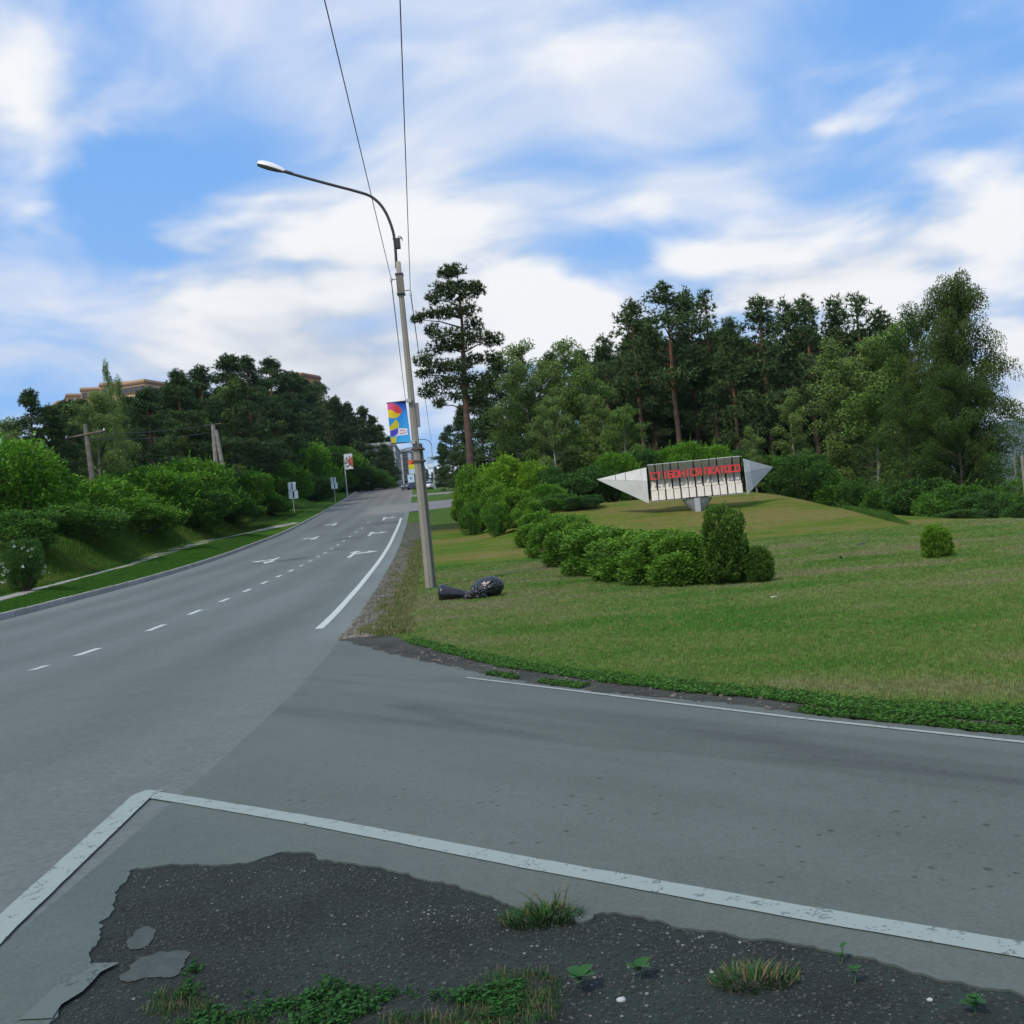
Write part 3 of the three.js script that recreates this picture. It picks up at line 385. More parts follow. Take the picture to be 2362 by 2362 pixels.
const FOOT = [[-20, 566], [0, 562], [53, 553], [132, 541], [180, 534], [228, 529], [262, 518], [297, 507], [330, 496], [360, 485], [392, 474]];
const foot = u => { for (let i = 0; i + 1 < FOOT.length; i++) if (u <= FOOT[i + 1][0]) return lerp(FOOT[i][1], FOOT[i + 1][1], (u - FOOT[i][0]) / (FOOT[i + 1][0] - FOOT[i][0])); return 474; };
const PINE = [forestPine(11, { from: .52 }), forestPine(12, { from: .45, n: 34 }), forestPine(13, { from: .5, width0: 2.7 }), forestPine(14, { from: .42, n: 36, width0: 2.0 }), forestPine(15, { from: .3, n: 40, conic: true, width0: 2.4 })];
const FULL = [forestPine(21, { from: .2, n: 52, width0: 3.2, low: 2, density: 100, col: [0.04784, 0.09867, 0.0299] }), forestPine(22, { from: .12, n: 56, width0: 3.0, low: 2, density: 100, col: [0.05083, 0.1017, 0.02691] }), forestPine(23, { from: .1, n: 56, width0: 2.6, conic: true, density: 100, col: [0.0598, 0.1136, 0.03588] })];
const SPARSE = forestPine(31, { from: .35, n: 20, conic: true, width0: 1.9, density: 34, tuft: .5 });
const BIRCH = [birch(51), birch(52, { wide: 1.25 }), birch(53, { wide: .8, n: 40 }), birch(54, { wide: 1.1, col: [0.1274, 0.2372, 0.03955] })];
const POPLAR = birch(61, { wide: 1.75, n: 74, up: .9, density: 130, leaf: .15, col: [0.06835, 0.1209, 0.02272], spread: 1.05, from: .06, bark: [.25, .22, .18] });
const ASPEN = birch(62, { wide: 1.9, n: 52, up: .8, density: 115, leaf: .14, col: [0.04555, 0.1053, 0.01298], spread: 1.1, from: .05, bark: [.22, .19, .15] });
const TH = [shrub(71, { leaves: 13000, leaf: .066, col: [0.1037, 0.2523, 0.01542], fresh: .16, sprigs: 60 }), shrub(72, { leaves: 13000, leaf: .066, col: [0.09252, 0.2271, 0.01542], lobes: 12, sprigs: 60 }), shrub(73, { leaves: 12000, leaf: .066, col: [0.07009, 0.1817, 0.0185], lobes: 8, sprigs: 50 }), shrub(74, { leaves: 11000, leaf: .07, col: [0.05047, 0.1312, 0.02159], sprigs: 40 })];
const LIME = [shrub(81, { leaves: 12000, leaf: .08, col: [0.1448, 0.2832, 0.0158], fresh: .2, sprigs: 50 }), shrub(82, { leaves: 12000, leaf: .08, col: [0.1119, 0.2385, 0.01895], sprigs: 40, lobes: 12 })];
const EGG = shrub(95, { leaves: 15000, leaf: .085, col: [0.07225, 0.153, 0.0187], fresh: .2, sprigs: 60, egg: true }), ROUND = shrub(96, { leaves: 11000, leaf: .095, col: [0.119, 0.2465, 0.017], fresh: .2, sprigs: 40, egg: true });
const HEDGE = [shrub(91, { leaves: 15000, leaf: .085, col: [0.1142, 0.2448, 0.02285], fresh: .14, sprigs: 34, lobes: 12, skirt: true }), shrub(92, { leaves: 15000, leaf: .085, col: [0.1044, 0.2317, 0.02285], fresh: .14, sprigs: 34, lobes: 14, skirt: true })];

// pines of the right hand wood: [u, v, d, proto, label]
const pw = (u, v, d, pr, label, w = 1, turn = 0) => plant(pr, 20, 'pine_tree', u, v, d, label, 'pine tree', null, w, turn);
pw(630, 300, 94, PINE[0], 'pine with a bare reddish trunk at the left end of the tall stand', 1.15, .4);
pw(664, 281, 92, PINE[2], 'tallest pine of the stand, its long orange trunk rising above the monument', 1.25, 2.1);
pw(684, 290, 97, PINE[1], 'dark pine close on the right of the tallest pine', 1.1, 1.2);
pw(705, 289, 93, SPARSE, 'thin pine with an open airy top right of the tallest pine', 1, 3.3);
pw(728, 318, 90, PINE[4], 'lower pine with spreading side boughs right of the airy topped pine', 1.15, 5);
pw(757, 297, 91, PINE[3], 'pine behind the right end of the sign monument', 1.2, .9);
pw(783, 300, 95, PINE[1], 'pine second to the right of the gap in the stand', 1, 4.1);
pw(803, 296, 92, PINE[0], 'pine with a thin red trunk right of the sign monument', 1, 1.9);
pw(831, 298, 98, PINE[4], 'pine with several small pointed tops in the right part of the stand', 1.05, 3.0);
pw(853, 293, 94, SPARSE, 'open topped pine standing highest near the right end of the stand', 1.25, .2);
pw(878, 310, 96, PINE[3], 'last dark pine at the right end of the stand', 1.15, 2.6);
pw(601, 336, 100, PINE[1], 'small pine sloping down to the birches at the left of the stand', 1.2, 3.7);
pw(645, 318, 104, PINE[3], 'pine half hidden between the two leftmost tall pines', 1.1, .1);
// pines behind them that the photograph does not let one tell apart
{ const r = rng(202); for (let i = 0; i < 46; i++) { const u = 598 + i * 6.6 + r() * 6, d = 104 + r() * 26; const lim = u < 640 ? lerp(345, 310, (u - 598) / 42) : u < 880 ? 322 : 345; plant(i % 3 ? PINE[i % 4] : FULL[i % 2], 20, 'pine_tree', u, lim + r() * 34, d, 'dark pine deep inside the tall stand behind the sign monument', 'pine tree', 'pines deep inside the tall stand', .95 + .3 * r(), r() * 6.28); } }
// dark wood behind the lone pine
const dk = (u, v, d, pr, label, w, t) => plant(pr, 20, 'conifer', u, v, d, label, 'conifer', null, w, t);
dk(497, 358, 104, FULL[0], 'dark broad conifer just right of the lone pine trunk', 1.25, 1); dk(515, 366, 112, FULL[1], 'dark conifer between the lone pine and the birches', 1.1, 2.4);
dk(478, 386, 122, FULL[1], 'dark conifer directly behind the lone pine crown', 1.2, 3.1); dk(460, 404, 138, FULL[2], 'pointed dark conifer left of the lone pine trunk', 1.35, 4.3); dk(449, 425, 160, FULL[0], 'dark conifer lowest in the row falling towards the far street', 1.3, .6); dk(441, 442, 190, FULL[2], 'small far conifer beside the far lamp post', 1.3, 5.5);
dk(548, 352, 112, FULL[1], 'dark conifer top showing between the two pale birch crowns', 1.1, 1.4); dk(578, 350, 110, FULL[0], 'dark conifer right of the pale birches', 1.1, 2.2);
// birches
const bi = (u, v, d, pr, label, w = 1, t = 0, n = 'birch_tree') => plant(pr, 15, n, u, v, u < 402 ? behind(u, d) : d, label, n === 'birch_tree' ? 'birch' : 'tree', null, w, t);
bi(524, 347, 92, BIRCH[1], 'pale green birch with a rounded top right of the lone pine', 1.15, .3); bi(536, 364, 90, BIRCH[2], 'slim birch between the two pale birches', 1.1, 4); bi(561, 345, 91, BIRCH[0], 'pale green birch with a pointed top and thin white stems', 1.2, 1.1); bi(582, 372, 89, BIRCH[3], 'darker green birch right of the pointed pale birch', 1.25, 2.2); bi(513, 392, 94, BIRCH[3], 'lower birch at the left edge of the pale birches', 1.1, 5.1); bi(601, 398, 86, BIRCH[2], 'small birch in front of the leftmost tall pine', 1.4, .8); bi(548, 400, 86, BIRCH[1], 'low birch in front of the two pale birches', 1.2, 3.4); bi(622, 408, 84, BIRCH[3], 'low green birch behind the left wing of the monument', 1.3, 3.4);
bi(830, 345, 82, BIRCH[2], 'slender birch in front of the dark stand, right of the monument', 1.1, 1.7); bi(787, 392, 80, BIRCH[2], 'young birch just right of the monument tip', 1.1, 2.9); bi(752, 428, 78, BIRCH[2], 'small young birch behind the right wing of the monument', 1.2, .4); bi(866, 344, 80, BIRCH[1], 'mid green birch left of the big leafy tree', 1.2, 2); bi(893, 326, 79, BIRCH[3], 'birch with a pale crooked trunk against the big leafy tree', 1.25, 4.4);
plant(POPLAR, 15, 'leafy_tree', 957, 284, 62, 'big leafy tree with a ragged windblown top at the right', 'tree', null, .62, .6); plant(POPLAR, 15, 'leafy_tree', 944, 300, 64, 'leafy tree with a pale top left of the big ragged tree', 'tree', null, .72, 3.0); plant(ASPEN, 15, 'leafy_tree', 912, 316, 66, 'leafy tree with a narrow pale top at the left of the right hand group', 'tree', null, .75, 1.5); plant(ASPEN, 15, 'leafy_tree', 948, 372, 64, 'dense lower leafy tree at the right side of the group', 'tree', null, .85, 4.2); plant(ASPEN, 15, 'leafy_tree', 950, 372, 60, 'dense dark leafy tree in front of the big ragged tree', 'tree', null, 1.05, 5.2); plant(ASPEN, 15, 'leafy_tree', 905, 392, 62, 'dense dark leafy tree below the crooked birch', 'tree', null, 1.0, 2.6); plant(ASPEN, 15, 'leafy_tree', 1024, 458, 110, 'distant leafy tree at the right edge below the blue hill', 'tree', null, 1.3, .4);
// left hill
const behind = (u, d) => u < 402 ? Math.max(d, Math.min(250, gp(u, foot(u))[1] * 1.26 + 8)) : d;
const lp = (u, v, d, pr, label, w = 1, t = 0) => plant(pr, 20, 'pine_tree', u, v, behind(u, d), label, 'pine tree', null, w, t);
lp(28, 390, 78, FULL[1], 'dark pine with a ragged top at the left edge of the hill wood', 1.2, .5); lp(48, 405, 80, FULL[0], 'dark pine beside the ragged pine at far left', 1.2, 2.7); lp(10, 425, 84, FULL[2], 'low dark pine at the left border of the picture', 1.1, 4); lp(72, 424, 82, FULL[1], 'small dark pine left of the utility pole', 1.1, 1.5);
lp(146, 388, 95, FULL[0], 'broad dark pine in front of the long tan apartment block', 1.3, 1.1); lp(178, 370, 112, FULL[1], 'dark pine at the right end of the tan apartment block', 1.3, 3.9); lp(200, 366, 116, FULL[0], 'dark rounded pine left of the hill summit pine', 1.25, .3); lp(226, 354, 118, FULL[1], 'highest dark pine on the left hill', 1.35, 2.2); lp(246, 356, 120, FULL[0], 'dark pine just right of the highest hill pine', 1.3, 5.0); lp(268, 358, 122, FULL[0], 'wide dark pine with a domed crown on the left hill', 1.35, 3.4); lp(290, 372, 124, FULL[1], 'dark pine left of the red brick corner', 1.3, .9); lp(298, 376, 122, FULL[0], 'dark pine below the red brick corner', 1.3, 2.9);
lp(322, 384, 132, SPARSE, 'sparse pine with open boughs right of the red brick corner', 1.3, 1.3); lp(334, 396, 134, FULL[2], 'pointed pine right of the sparse pine', 1.3, 2.0); lp(348, 402, 140, FULL[2], 'spruce like pine in the descending row, upper end', 1.35, .7); lp(360, 406, 148, FULL[2], 'second pine of the descending row by the avenue', 1.35, 3.1); lp(371, 415, 158, FULL[2], 'third pine of the descending row by the avenue', 1.35, 4.6); lp(380, 424, 172, FULL[2], 'fourth pine of the descending row by the avenue', 1.4, 5.7); lp(388, 436, 190, FULL[2], 'last pine of the descending row beside the banner', 1.4, 1.9); plant(FULL[0], 20, 'conifer', 383, 444, 236, 'dark tree in front of the nearer white panel block', 'conifer', null, 1.5, 2.2); plant(FULL[2], 20, 'conifer', 391, 451, 246, 'small dark tree at the right foot of the nearer white panel block', 'conifer', null, 1.4, .9);
{ const r = rng(303); for (let i = 0; i < 44; i++) { const u = 56 + i * 7.6 + r() * 8, d = 118 + r() * 24 + Math.max(0, u - 300) * .35; const top = u < 170 ? lerp(400, 382, (u - 56) / 114) : u < 320 ? 376 : lerp(392, 436, (u - 320) / 75); plant(FULL[i % 3], 20, 'pine_tree', u, top + r() * (u < 180 ? 12 : 24), behind(u, d) + 14 + r() * 16, 'dark pine within the dense wood on the left hill', 'pine tree', 'pines within the wood on the left hill', (u < 180 ? 1.6 : 1.2) + .3 * r(), r() * 6.28); } }
bi(108, 364, 88, BIRCH[2], 'tall thin birch rising above the tan apartment block', .42, .2); bi(118, 380, 92, BIRCH[2], 'thin birch top right of the tall thin birch', .42, 2.4); bi(92, 396, 76, BIRCH[1], 'bright green birch behind the wooden utility pole', 1.25, 3); bi(225, 376, 86, BIRCH[2], 'tall pale birch with a white trunk behind the double pole', 1.25, 4.4); bi(255, 392, 88, BIRCH[1], 'broad birch right of the double pole', 1.2, 1.4); bi(200, 408, 90, BIRCH[3], 'shaded birch left of the double pole', 1.2, .9); bi(8, 422, 66, BIRCH[1], 'green tree crown at the left border above the thicket', 1.2, .9); bi(178, 420, 88, BIRCH[3], 'shaded birch between the utility pole and the double pole', 1.3, 2.9);

// thickets along the left verge: their feet follow a line in the picture, the rows behind stand farther back
const th = (u, v, d, w, pr, label, t = 0) => bush(pr, 'shrub', u, v, d, w, label, 'shrub', null, t);
const tl = (u, v, row, w, pr, label, t = 0) => { const q = gp(u, foot(u))[1]; return th(u, v, Math.min(230, q * (1 + .11 * row) + w * q / F * .42), w, pr, label, t); };
tl(8, 430, 2.2, 150, TH[0], 'high bright green shrub at the left border of the thicket', .3); tl(52, 462, 1.6, 130, TH[1], 'bright green shrub below the ragged dark pine', 1.9); tl(100, 470, 1.5, 120, TH[0], 'yellowish green shrub just right of the utility pole foot', 3.3); tl(148, 460, 1.3, 110, TH[0], 'shrub crown in the middle of the left thicket', 4.6); tl(186, 453, 1, 110, TH[1], 'tallest shrub of the thicket left of the double pole', .8); tl(216, 476, .5, 80, TH[2], 'darker shrub in front of the double pole', 2.4);
tl(15, 506, 0, 110, TH[2], 'dark low shrub behind the white flowering bush', 1.2); tl(75, 500, 0, 120, TH[2], 'dark lower shrub at the front of the left thicket', 5.1); tl(135, 494, 0, 110, TH[1], 'rounded front shrub in the middle of the left thicket', 2.8); tl(190, 486, 0, 96, TH[2], 'front shrub nearest the far end of the footpath', .5);
tl(246, 466, .8, 70, TH[0], 'light green shrub right of the double pole', 3.6); tl(278, 456, .8, 70, TH[1], 'shrub behind the two nearest lane signs', 1.7); tl(304, 438, 1, 76, TH[0], 'tall rounded light green shrub left of the roadside banner', .2); tl(332, 442, 1, 66, TH[1], 'shrub behind the roadside banner on the left', 4.0); tl(266, 490, 0, 60, TH[2], 'low shrub at the foot of the nearest lane signs', 2.1); tl(312, 474, 0, 60, TH[3], 'dark low shrub beside the second lane sign', 3.9); tl(346, 458, 0, 50, TH[3], 'dark shrub along the verge below the descending pines', .4); tl(368, 464, 0, 40, TH[3], 'far dark shrub along the verge before the far blocks', 1.4); tl(382, 470, 0, 26, TH[2], 'farthest shrub on the left verge', 2.7); tl(230, 496, 0, 66, TH[2], 'shrub at the foot of the double pole', 5.7);
{ const s = th(22, 534, 44, 46, TH[3], 'low bush with clusters of white flowers at the left border', 1); const m = new MB(), r = rng(8); for (let i = 0; i < 24; i++) { const a = r() * 6.28, R = .75 + .25 * r(), y = .35 + r() * 1.5; for (let j = 0; j < 7; j++) leaf(m, [Math.cos(a) * R * (1.1 - .2 * y) + (r() - .5) * .12, y + (r() - .5) * .1, Math.sin(a) * R * (1.1 - .2 * y) + (r() - .5) * .12], unit(r), .075, .06, [.62, .66, .58], r); } part('flower_clusters', m.geo(), leafM, s).userData.kind = 'stuff'; }

// right side shrubs
th(466, 458, 82, 44, LIME[1], 'green shrub left of the lone pine trunk', .4); th(505, 450, 80, 66, LIME[0], 'bright yellow green shrub right of the lone pine trunk', 1.8); th(532, 456, 79, 44, LIME[0], 'yellow green shrub at the right of the bright pair', 4.1); th(462, 490, 80, 30, LIME[1], 'low green shrub at the foot of the far lawn, left of the lone pine', 2.2);
th(497, 478, 70, 46, LIME[1], 'dark green sapling thicket just right of the lone pine foot', 5.4); th(494, 500, 62, 28, TH[2], 'small loose sapling in front of the lone pine foot', 1.1);
const dkb = [[570, 470, 76, 84, 'dark shrub between the birches and the monument'], [556, 492, 68, 60, 'dark low shrub left of the monument, above the hedge'], [582, 494, 66, 54, 'dark leafy shrub beside the left tip of the monument'], [612, 448, 79, 60, 'mid green shrub behind the left tip of the monument'], [640, 444, 80, 60, 'mid green shrub behind the left wing of the monument'], [668, 442, 80, 56, 'light green shrub behind the left end of the lettering'], [690, 436, 79, 56, 'light green shrub with a raised top behind the lettering'], [716, 440, 80, 56, 'light green shrub behind the right half of the lettering'], [744, 444, 80, 56, 'darker shrub behind the right end of the lettering'], [772, 450, 80, 58, 'mid green shrub behind the right wing tip'], [800, 448, 77, 76, 'large rounded green shrub right of the monument'], [835, 472, 75, 60, 'dark shrub right of the large rounded shrub'], [858, 474, 72, 56, 'dark shrub at the top of the grassy bank'], [884, 482, 68, 64, 'dark shrub below the crooked birch'], [914, 474, 60, 84, 'big dark shrub left of the small bright round bush'], [950, 480, 56, 84, 'big dark shrub behind the small bright round bush'], [982, 488, 54, 70, 'dark shrub under the big leafy tree'], [1014, 474, 56, 60, 'tall green shrub at the right border'], [960, 508, 52, 60, 'low dark shrub right of the small bright round bush'], [1002, 530, 48, 30, 'small bright green bush in front of the dark shrubs at right'], [1022, 500, 49, 46, 'green shrub at the right border of the picture']];
dkb.forEach(([u, v, d, w, label], i) => th(u, v, d, w, i === 19 ? LIME[0] : i >= 5 && i <= 7 || i === 3 ? TH[1] : [TH[3], TH[2]][i % 2], label, i * 1.3));
th(550, 462, 78, 40, TH[3], 'dark shrub right of the yellow green pair', 2); th(592, 462, 77, 60, TH[3], 'dark shrub at the foot of the low birches', 1);
th(480, 470, 76, 50, LIME[1], 'leafy shrub in front of the lone pine trunk', .9); th(512, 484, 66, 50, LIME[1], 'loose green shrub between the lone pine foot and the hedge', 2.6); th(542, 482, 72, 50, TH[1], 'green shrub at the right end of the loose shrubs by the lone pine', 4.4); th(528, 494, 60, 40, LIME[1], 'low green shrub where the hedge begins', 3.2); th(470, 500, 70, 34, TH[2], 'low dark growth at the foot of the lone pine', 1.6);
// clipped hedge along the lawn
const hd = [[508, 500, 76, 22, 'farthest bush of the hedge'], [524, 505, 62, 28, 'second farthest bush of the hedge'], [540, 509, 50, 34, 'third farthest bush of the hedge'], [557, 513, 41, 40, 'hedge bush in the bend of the hedge'], [578, 520, 34.5, 46, 'hedge bush just nearer than the bend'], [606, 523, 29.6, 58, 'hedge bush below the left tip of the monument'], [636, 527, 26.8, 56, 'hedge bush below the left wing of the monument'], [662, 526, 24.8, 56, 'hedge bush below the lettering'], [686, 529, 23.6, 50, 'hedge bush touching the tall clipped bush']];
hd.forEach(([u, v, d, w, label], i) => bush(HEDGE[i % 2], 'hedge_bush', u, v - 1, d, w * 1.8, label, 'bush', null, i * 2.1));
bush(EGG, 'clipped_bush', 721, 503, 22.6, 60, 'tall egg shaped clipped bush below the right end of the lettering', 'bush', null, .7); bush(EGG, 'clipped_bush', 756, 545, 22.3, 36, 'small rounded bush right of the tall clipped bush', 'bush', null, 2.7); bush(ROUND, 'round_bush', 935, 523, 25, 39, 'small bright green round bush alone on the right lawn', 'bush', null, 1.2);

// ---------------------------------------------------------------- the sign monument on the mound
function plate(pts, th, mat, name, parent) { // flat panel of the given outline (counter clockwise from outside), thickness th outwards
  const m = new MB(), a = new THREE.Vector3(...pts[0]), n = new THREE.Vector3(...pts[1]).sub(a).cross(new THREE.Vector3(...pts[pts.length - 1]).sub(a)).normalize().multiplyScalar(th).toArray(), o = pts.map(p => add(p, n));
  for (let i = 1; i + 1 < pts.length; i++) { m.tri(o[0], o[i], o[i + 1]); m.tri(pts[0], pts[i + 1], pts[i]); } pts.forEach((p, i) => { const j = (i + 1) % pts.length; m.quad(p, pts[j], o[j], o[i]); }); return part(name, m.geo(), mat, parent);
}
{
  const d = 60, c = at(695.3, 479, d), yaw = Math.atan2(-c.x, d);
  const mon = thing('sign_monument', 'white slatted sign monument with red letters and pointed side wings on the grassy mound', 'monument', [c.x, c.y, -d], yaw);
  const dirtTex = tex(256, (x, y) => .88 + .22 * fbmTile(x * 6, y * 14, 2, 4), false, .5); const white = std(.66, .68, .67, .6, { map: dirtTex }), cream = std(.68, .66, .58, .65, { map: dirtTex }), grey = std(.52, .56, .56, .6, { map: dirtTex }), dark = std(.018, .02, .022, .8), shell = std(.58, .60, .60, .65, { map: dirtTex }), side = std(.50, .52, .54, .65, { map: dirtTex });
  // body behind the slats
  const body = new MB(), prof = [[1.0, .62], [.25, -.30], [.02, -.30], [-.52, .10], [-1.0, .34], [-1.0, -.7], [1.0, -.7]];
  for (let i = 0; i < prof.length; i++) { const a = prof[i], b = prof[(i + 1) % prof.length]; body.quad([-2.68, a[0], a[1]], [-2.68, b[0], b[1]], [2.68, b[0], b[1]], [2.68, a[0], a[1]]); }
  for (const X of [-2.68, 2.68]) for (const [i, j, k] of [[6, 0, 1], [6, 1, 2], [6, 2, 5], [5, 2, 3], [5, 3, 4]]) body.tri([X, ...prof[i]], [X, ...prof[j]], [X, ...prof[k]]); part('body', body.geo(), dark, mon);
  const pitch = 5.30 / 12; const gaps = [.08, .06, .075, .055, .012, .075, .03, .06, .075, .025, .075, .06];
  for (let i = 0; i < 12; i++) { const x0 = -2.65 + i * pitch, g = gaps[i], g2 = i % 3 === 1 ? .05 : .095;
    plate([[x0, .16, -.22], [x0 + pitch - g, .16, -.22], [x0 + pitch - g, 1.06, .78], [x0, 1.06, .78]], .035, grey, 'upper_slat', mon);
    const x1 = x0 + .03; plate([[x1, -.46, .17], [x1 + pitch - g2, -.46, .17], [x1 + pitch - g2, .145, -.22], [x1, .145, -.22]], .035, cream, 'middle_slat', mon);
    const x2 = x0 + .05, j = i % 4 === 2 ? 0 : .018; plate([[x2, -1.06, .42], [x2 + pitch - (i % 2 ? .085 : .05), -1.06, .42], [x2 + pitch - (i % 2 ? .085 : .05), -.46 - j, .20], [x2, -.46 - j, .20]], .035, cream, 'lower_slat', mon); }
  plate([[-2.72, -1.09, .44], [-2.72, -1.09, -.72], [2.72, -1.09, -.72], [2.72, -1.09, .44]], .02, shell, 'underside', mon);
  plate([[-2.70, 1.03, .66], [2.70, 1.03, .66], [2.70, 1.03, -.72], [-2.70, 1.03, -.72]], .02, shell, 'top_cover', mon);
  plate([[2.70, -1.07, -.72], [-2.70, -1.07, -.72], [-2.70, 1.03, -.72], [2.70, 1.03, -.72]], .02, shell, 'back_cover', mon);
  // wings: a dark core with plates laid on it
  const wing = (T, A, M, B, N, sgn, seams, lightEdge, mats) => {
    const w = new THREE.Group(); w.name = 'wing'; mon.add(w); const L = (a, b, t) => [lerp(a[0], b[0], t), lerp(a[1], b[1], t), lerp(a[2], b[2], t)], sh = (p) => add(p, [0, 0, -.03]);
    const core = new MB(), t = sh(T), a = sh(A), m = sh(M), b = sh(B); for (const f of [[t, a, m], [t, m, b], [t, N, a], [t, b, N], [a, N, m], [m, N, b]]) core.tri(...f); part('core', core.geo(), dark, w);
    const order = p => sgn < 0 ? p : p.slice().reverse(); let k0 = 0; // along the wing from tip to root
    for (const k of [...seams, lightEdge]) { const p0 = Math.max(k0, .001), g = .006; const q = k0 === 0 ? [T, L(T, M, k - g), L(T, A, k - g)] : [L(T, M, p0 + g), L(T, M, k - g), L(T, A, k - g), L(T, A, p0 + g)]; plate(order(q), .02, mats[0], 'upper_panel', w); k0 = k; }
    plate(order([L(T, M, .0), L(T, B, lightEdge), L(T, M, lightEdge - .004)].map((p, i) => i === 2 ? add(p, [0, -.012, 0]) : p)), .02, mats[1], 'lower_panel', w);
    plate(order([L(T, M, lightEdge), L(T, B, lightEdge), B, M]), .03, mats[2], 'edge_panel', w); plate(order([L(T, M, lightEdge), M, A, L(T, A, lightEdge)]), .03, mats[2], 'edge_panel', w);
    plate(order([T, A, N]), .02, shell, 'top_panel', w); plate(order([T, N, B]), .02, shell, 'back_panel', w);
  };
  wing([-5.80, .55, -.7], [-2.76, .93, .22], [-2.76, .12, .42], [-2.78, -1.18, .30], [-2.74, -.1, -.75], -1, [.38, .58], .90, [white, white, white]);
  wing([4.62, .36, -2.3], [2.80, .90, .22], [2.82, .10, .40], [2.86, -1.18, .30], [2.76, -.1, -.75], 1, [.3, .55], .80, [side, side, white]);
  for (const [x, y, z, l] of []) { const m = new MB(); m.box(x - l / 2, x + l / 2, y - .012, y + .012, z, z + .03); part('crease_strip', m.geo(), std(.3, .29, .26, .8), mon); }
  // raised red letters
  const red = std(.66, .045, .05, .45); const G = { // strokes on a 4 x 6 grid
    C: [[0, 6, 4, 6], [0, 0, 0, 6], [0, 0, 4, 0]], T: [[0, 6, 4, 6], [2, 0, 2, 6]], I: [[2, 0, 2, 6]], B: [[0, 0, 0, 6], [0, 6, 4, 6], [0, 3, 4, 3], [4, 0, 4, 3], [0, 0, 4, 0]], H: [[0, 0, 0, 6], [4, 0, 4, 6], [0, 3, 4, 3]], O: [[0, 0, 0, 6], [4, 0, 4, 6], [0, 6, 4, 6], [0, 0, 4, 0]], R: [[4, 0, 4, 6], [0, 6, 4, 6], [0, 3, 4, 3], [0, 3, 0, 6], [3, 3, 0, 0]], N: [[0, 0, 0, 6], [4, 0, 4, 6], [0, 0, 4, 6]], P: [[0, 0, 0, 6], [4, 0, 4, 6], [0, 6, 4, 6]], K: [[0, 0, 0, 6], [0, 3, 4, 6], [0, 3, 4, 0]], A: [[0, 0, 2, 6], [4, 0, 2, 6], [1, 2, 3, 2]], D: [[0, 0, 0, 6], [0, 6, 3, 6], [3, 6, 4, 3], [4, 3, 3, 0], [0, 0, 3, 0]] };
  const put = (s, x0, x1) => [...s].forEach((ch, i) => { const pw = (x1 - x0) / s.length, w = pw * .74, h = .36, ox = x0 + i * pw, oy = .21, m = new MB(), t = .045;
    for (const [ax, ay, bx, by] of G[ch]) { const A = [ax / 4 * w, ay / 6 * h], B = [bx / 4 * w, by / 6 * h], l = Math.hypot(B[0] - A[0], B[1] - A[1]), e = [(B[0] - A[0]) / l, (B[1] - A[1]) / l], n = [-e[1] * t, e[0] * t]; const q = [[A[0] - e[0] * t - n[0], A[1] - e[1] * t - n[1]], [B[0] + e[0] * t - n[0], B[1] + e[1] * t - n[1]], [B[0] + e[0] * t + n[0], B[1] + e[1] * t + n[1]], [A[0] - e[0] * t + n[0], A[1] - e[1] * t + n[1]]];
      const dz = m.p.length * 1e-5; m.quad(...q.map(p => [p[0], p[1], .06 + dz])); m.quad(...q.slice().reverse().map(p => [p[0], p[1], 0 - dz])); q.forEach((p, k) => { const o = q[(k + 1) % 4]; m.quad([p[0], p[1], 0 - dz], [o[0], o[1], 0 - dz], [o[0], o[1], .06 + dz], [p[0], p[1], .06 + dz]); }); }
    const L = part('letter', m.geo(), red, mon); L.position.set(ox, oy, .42); for (let b = 0; b < 1; b++) { const rod = new MB().tube([[w / 2, h * .5, -.45], [w / 2, h * .5, .01]], .012, 5); part('bracket', rod.geo(), dark, L); } });
  put('CTIBOHICR', -2.50, .45); put('PKATOCO', .58, 2.62);
  // pedestal: a bowl on a short post
  const gy = H(c.x, d) - c.y, bowl = new THREE.LatheGeometry([[.001, gy - .1], [.30, gy - .1], [.34, gy + .02], [.55, gy + .22], [.78, gy + .5], [.92, gy + .78], [.97, -1.10], [.001, -1.10]].map(p => new THREE.Vector2(...p)), 28); part('pedestal', bowl, std(.36, .39, .41, .7, { map: dirtTex }), mon).scale.z = .62;
  const rib = new MB().box(-.16, .16, gy - .1, -1.10, .2, .585); part('pedestal_rib', rib.geo(), std(.37, .40, .42, .7), mon);
}

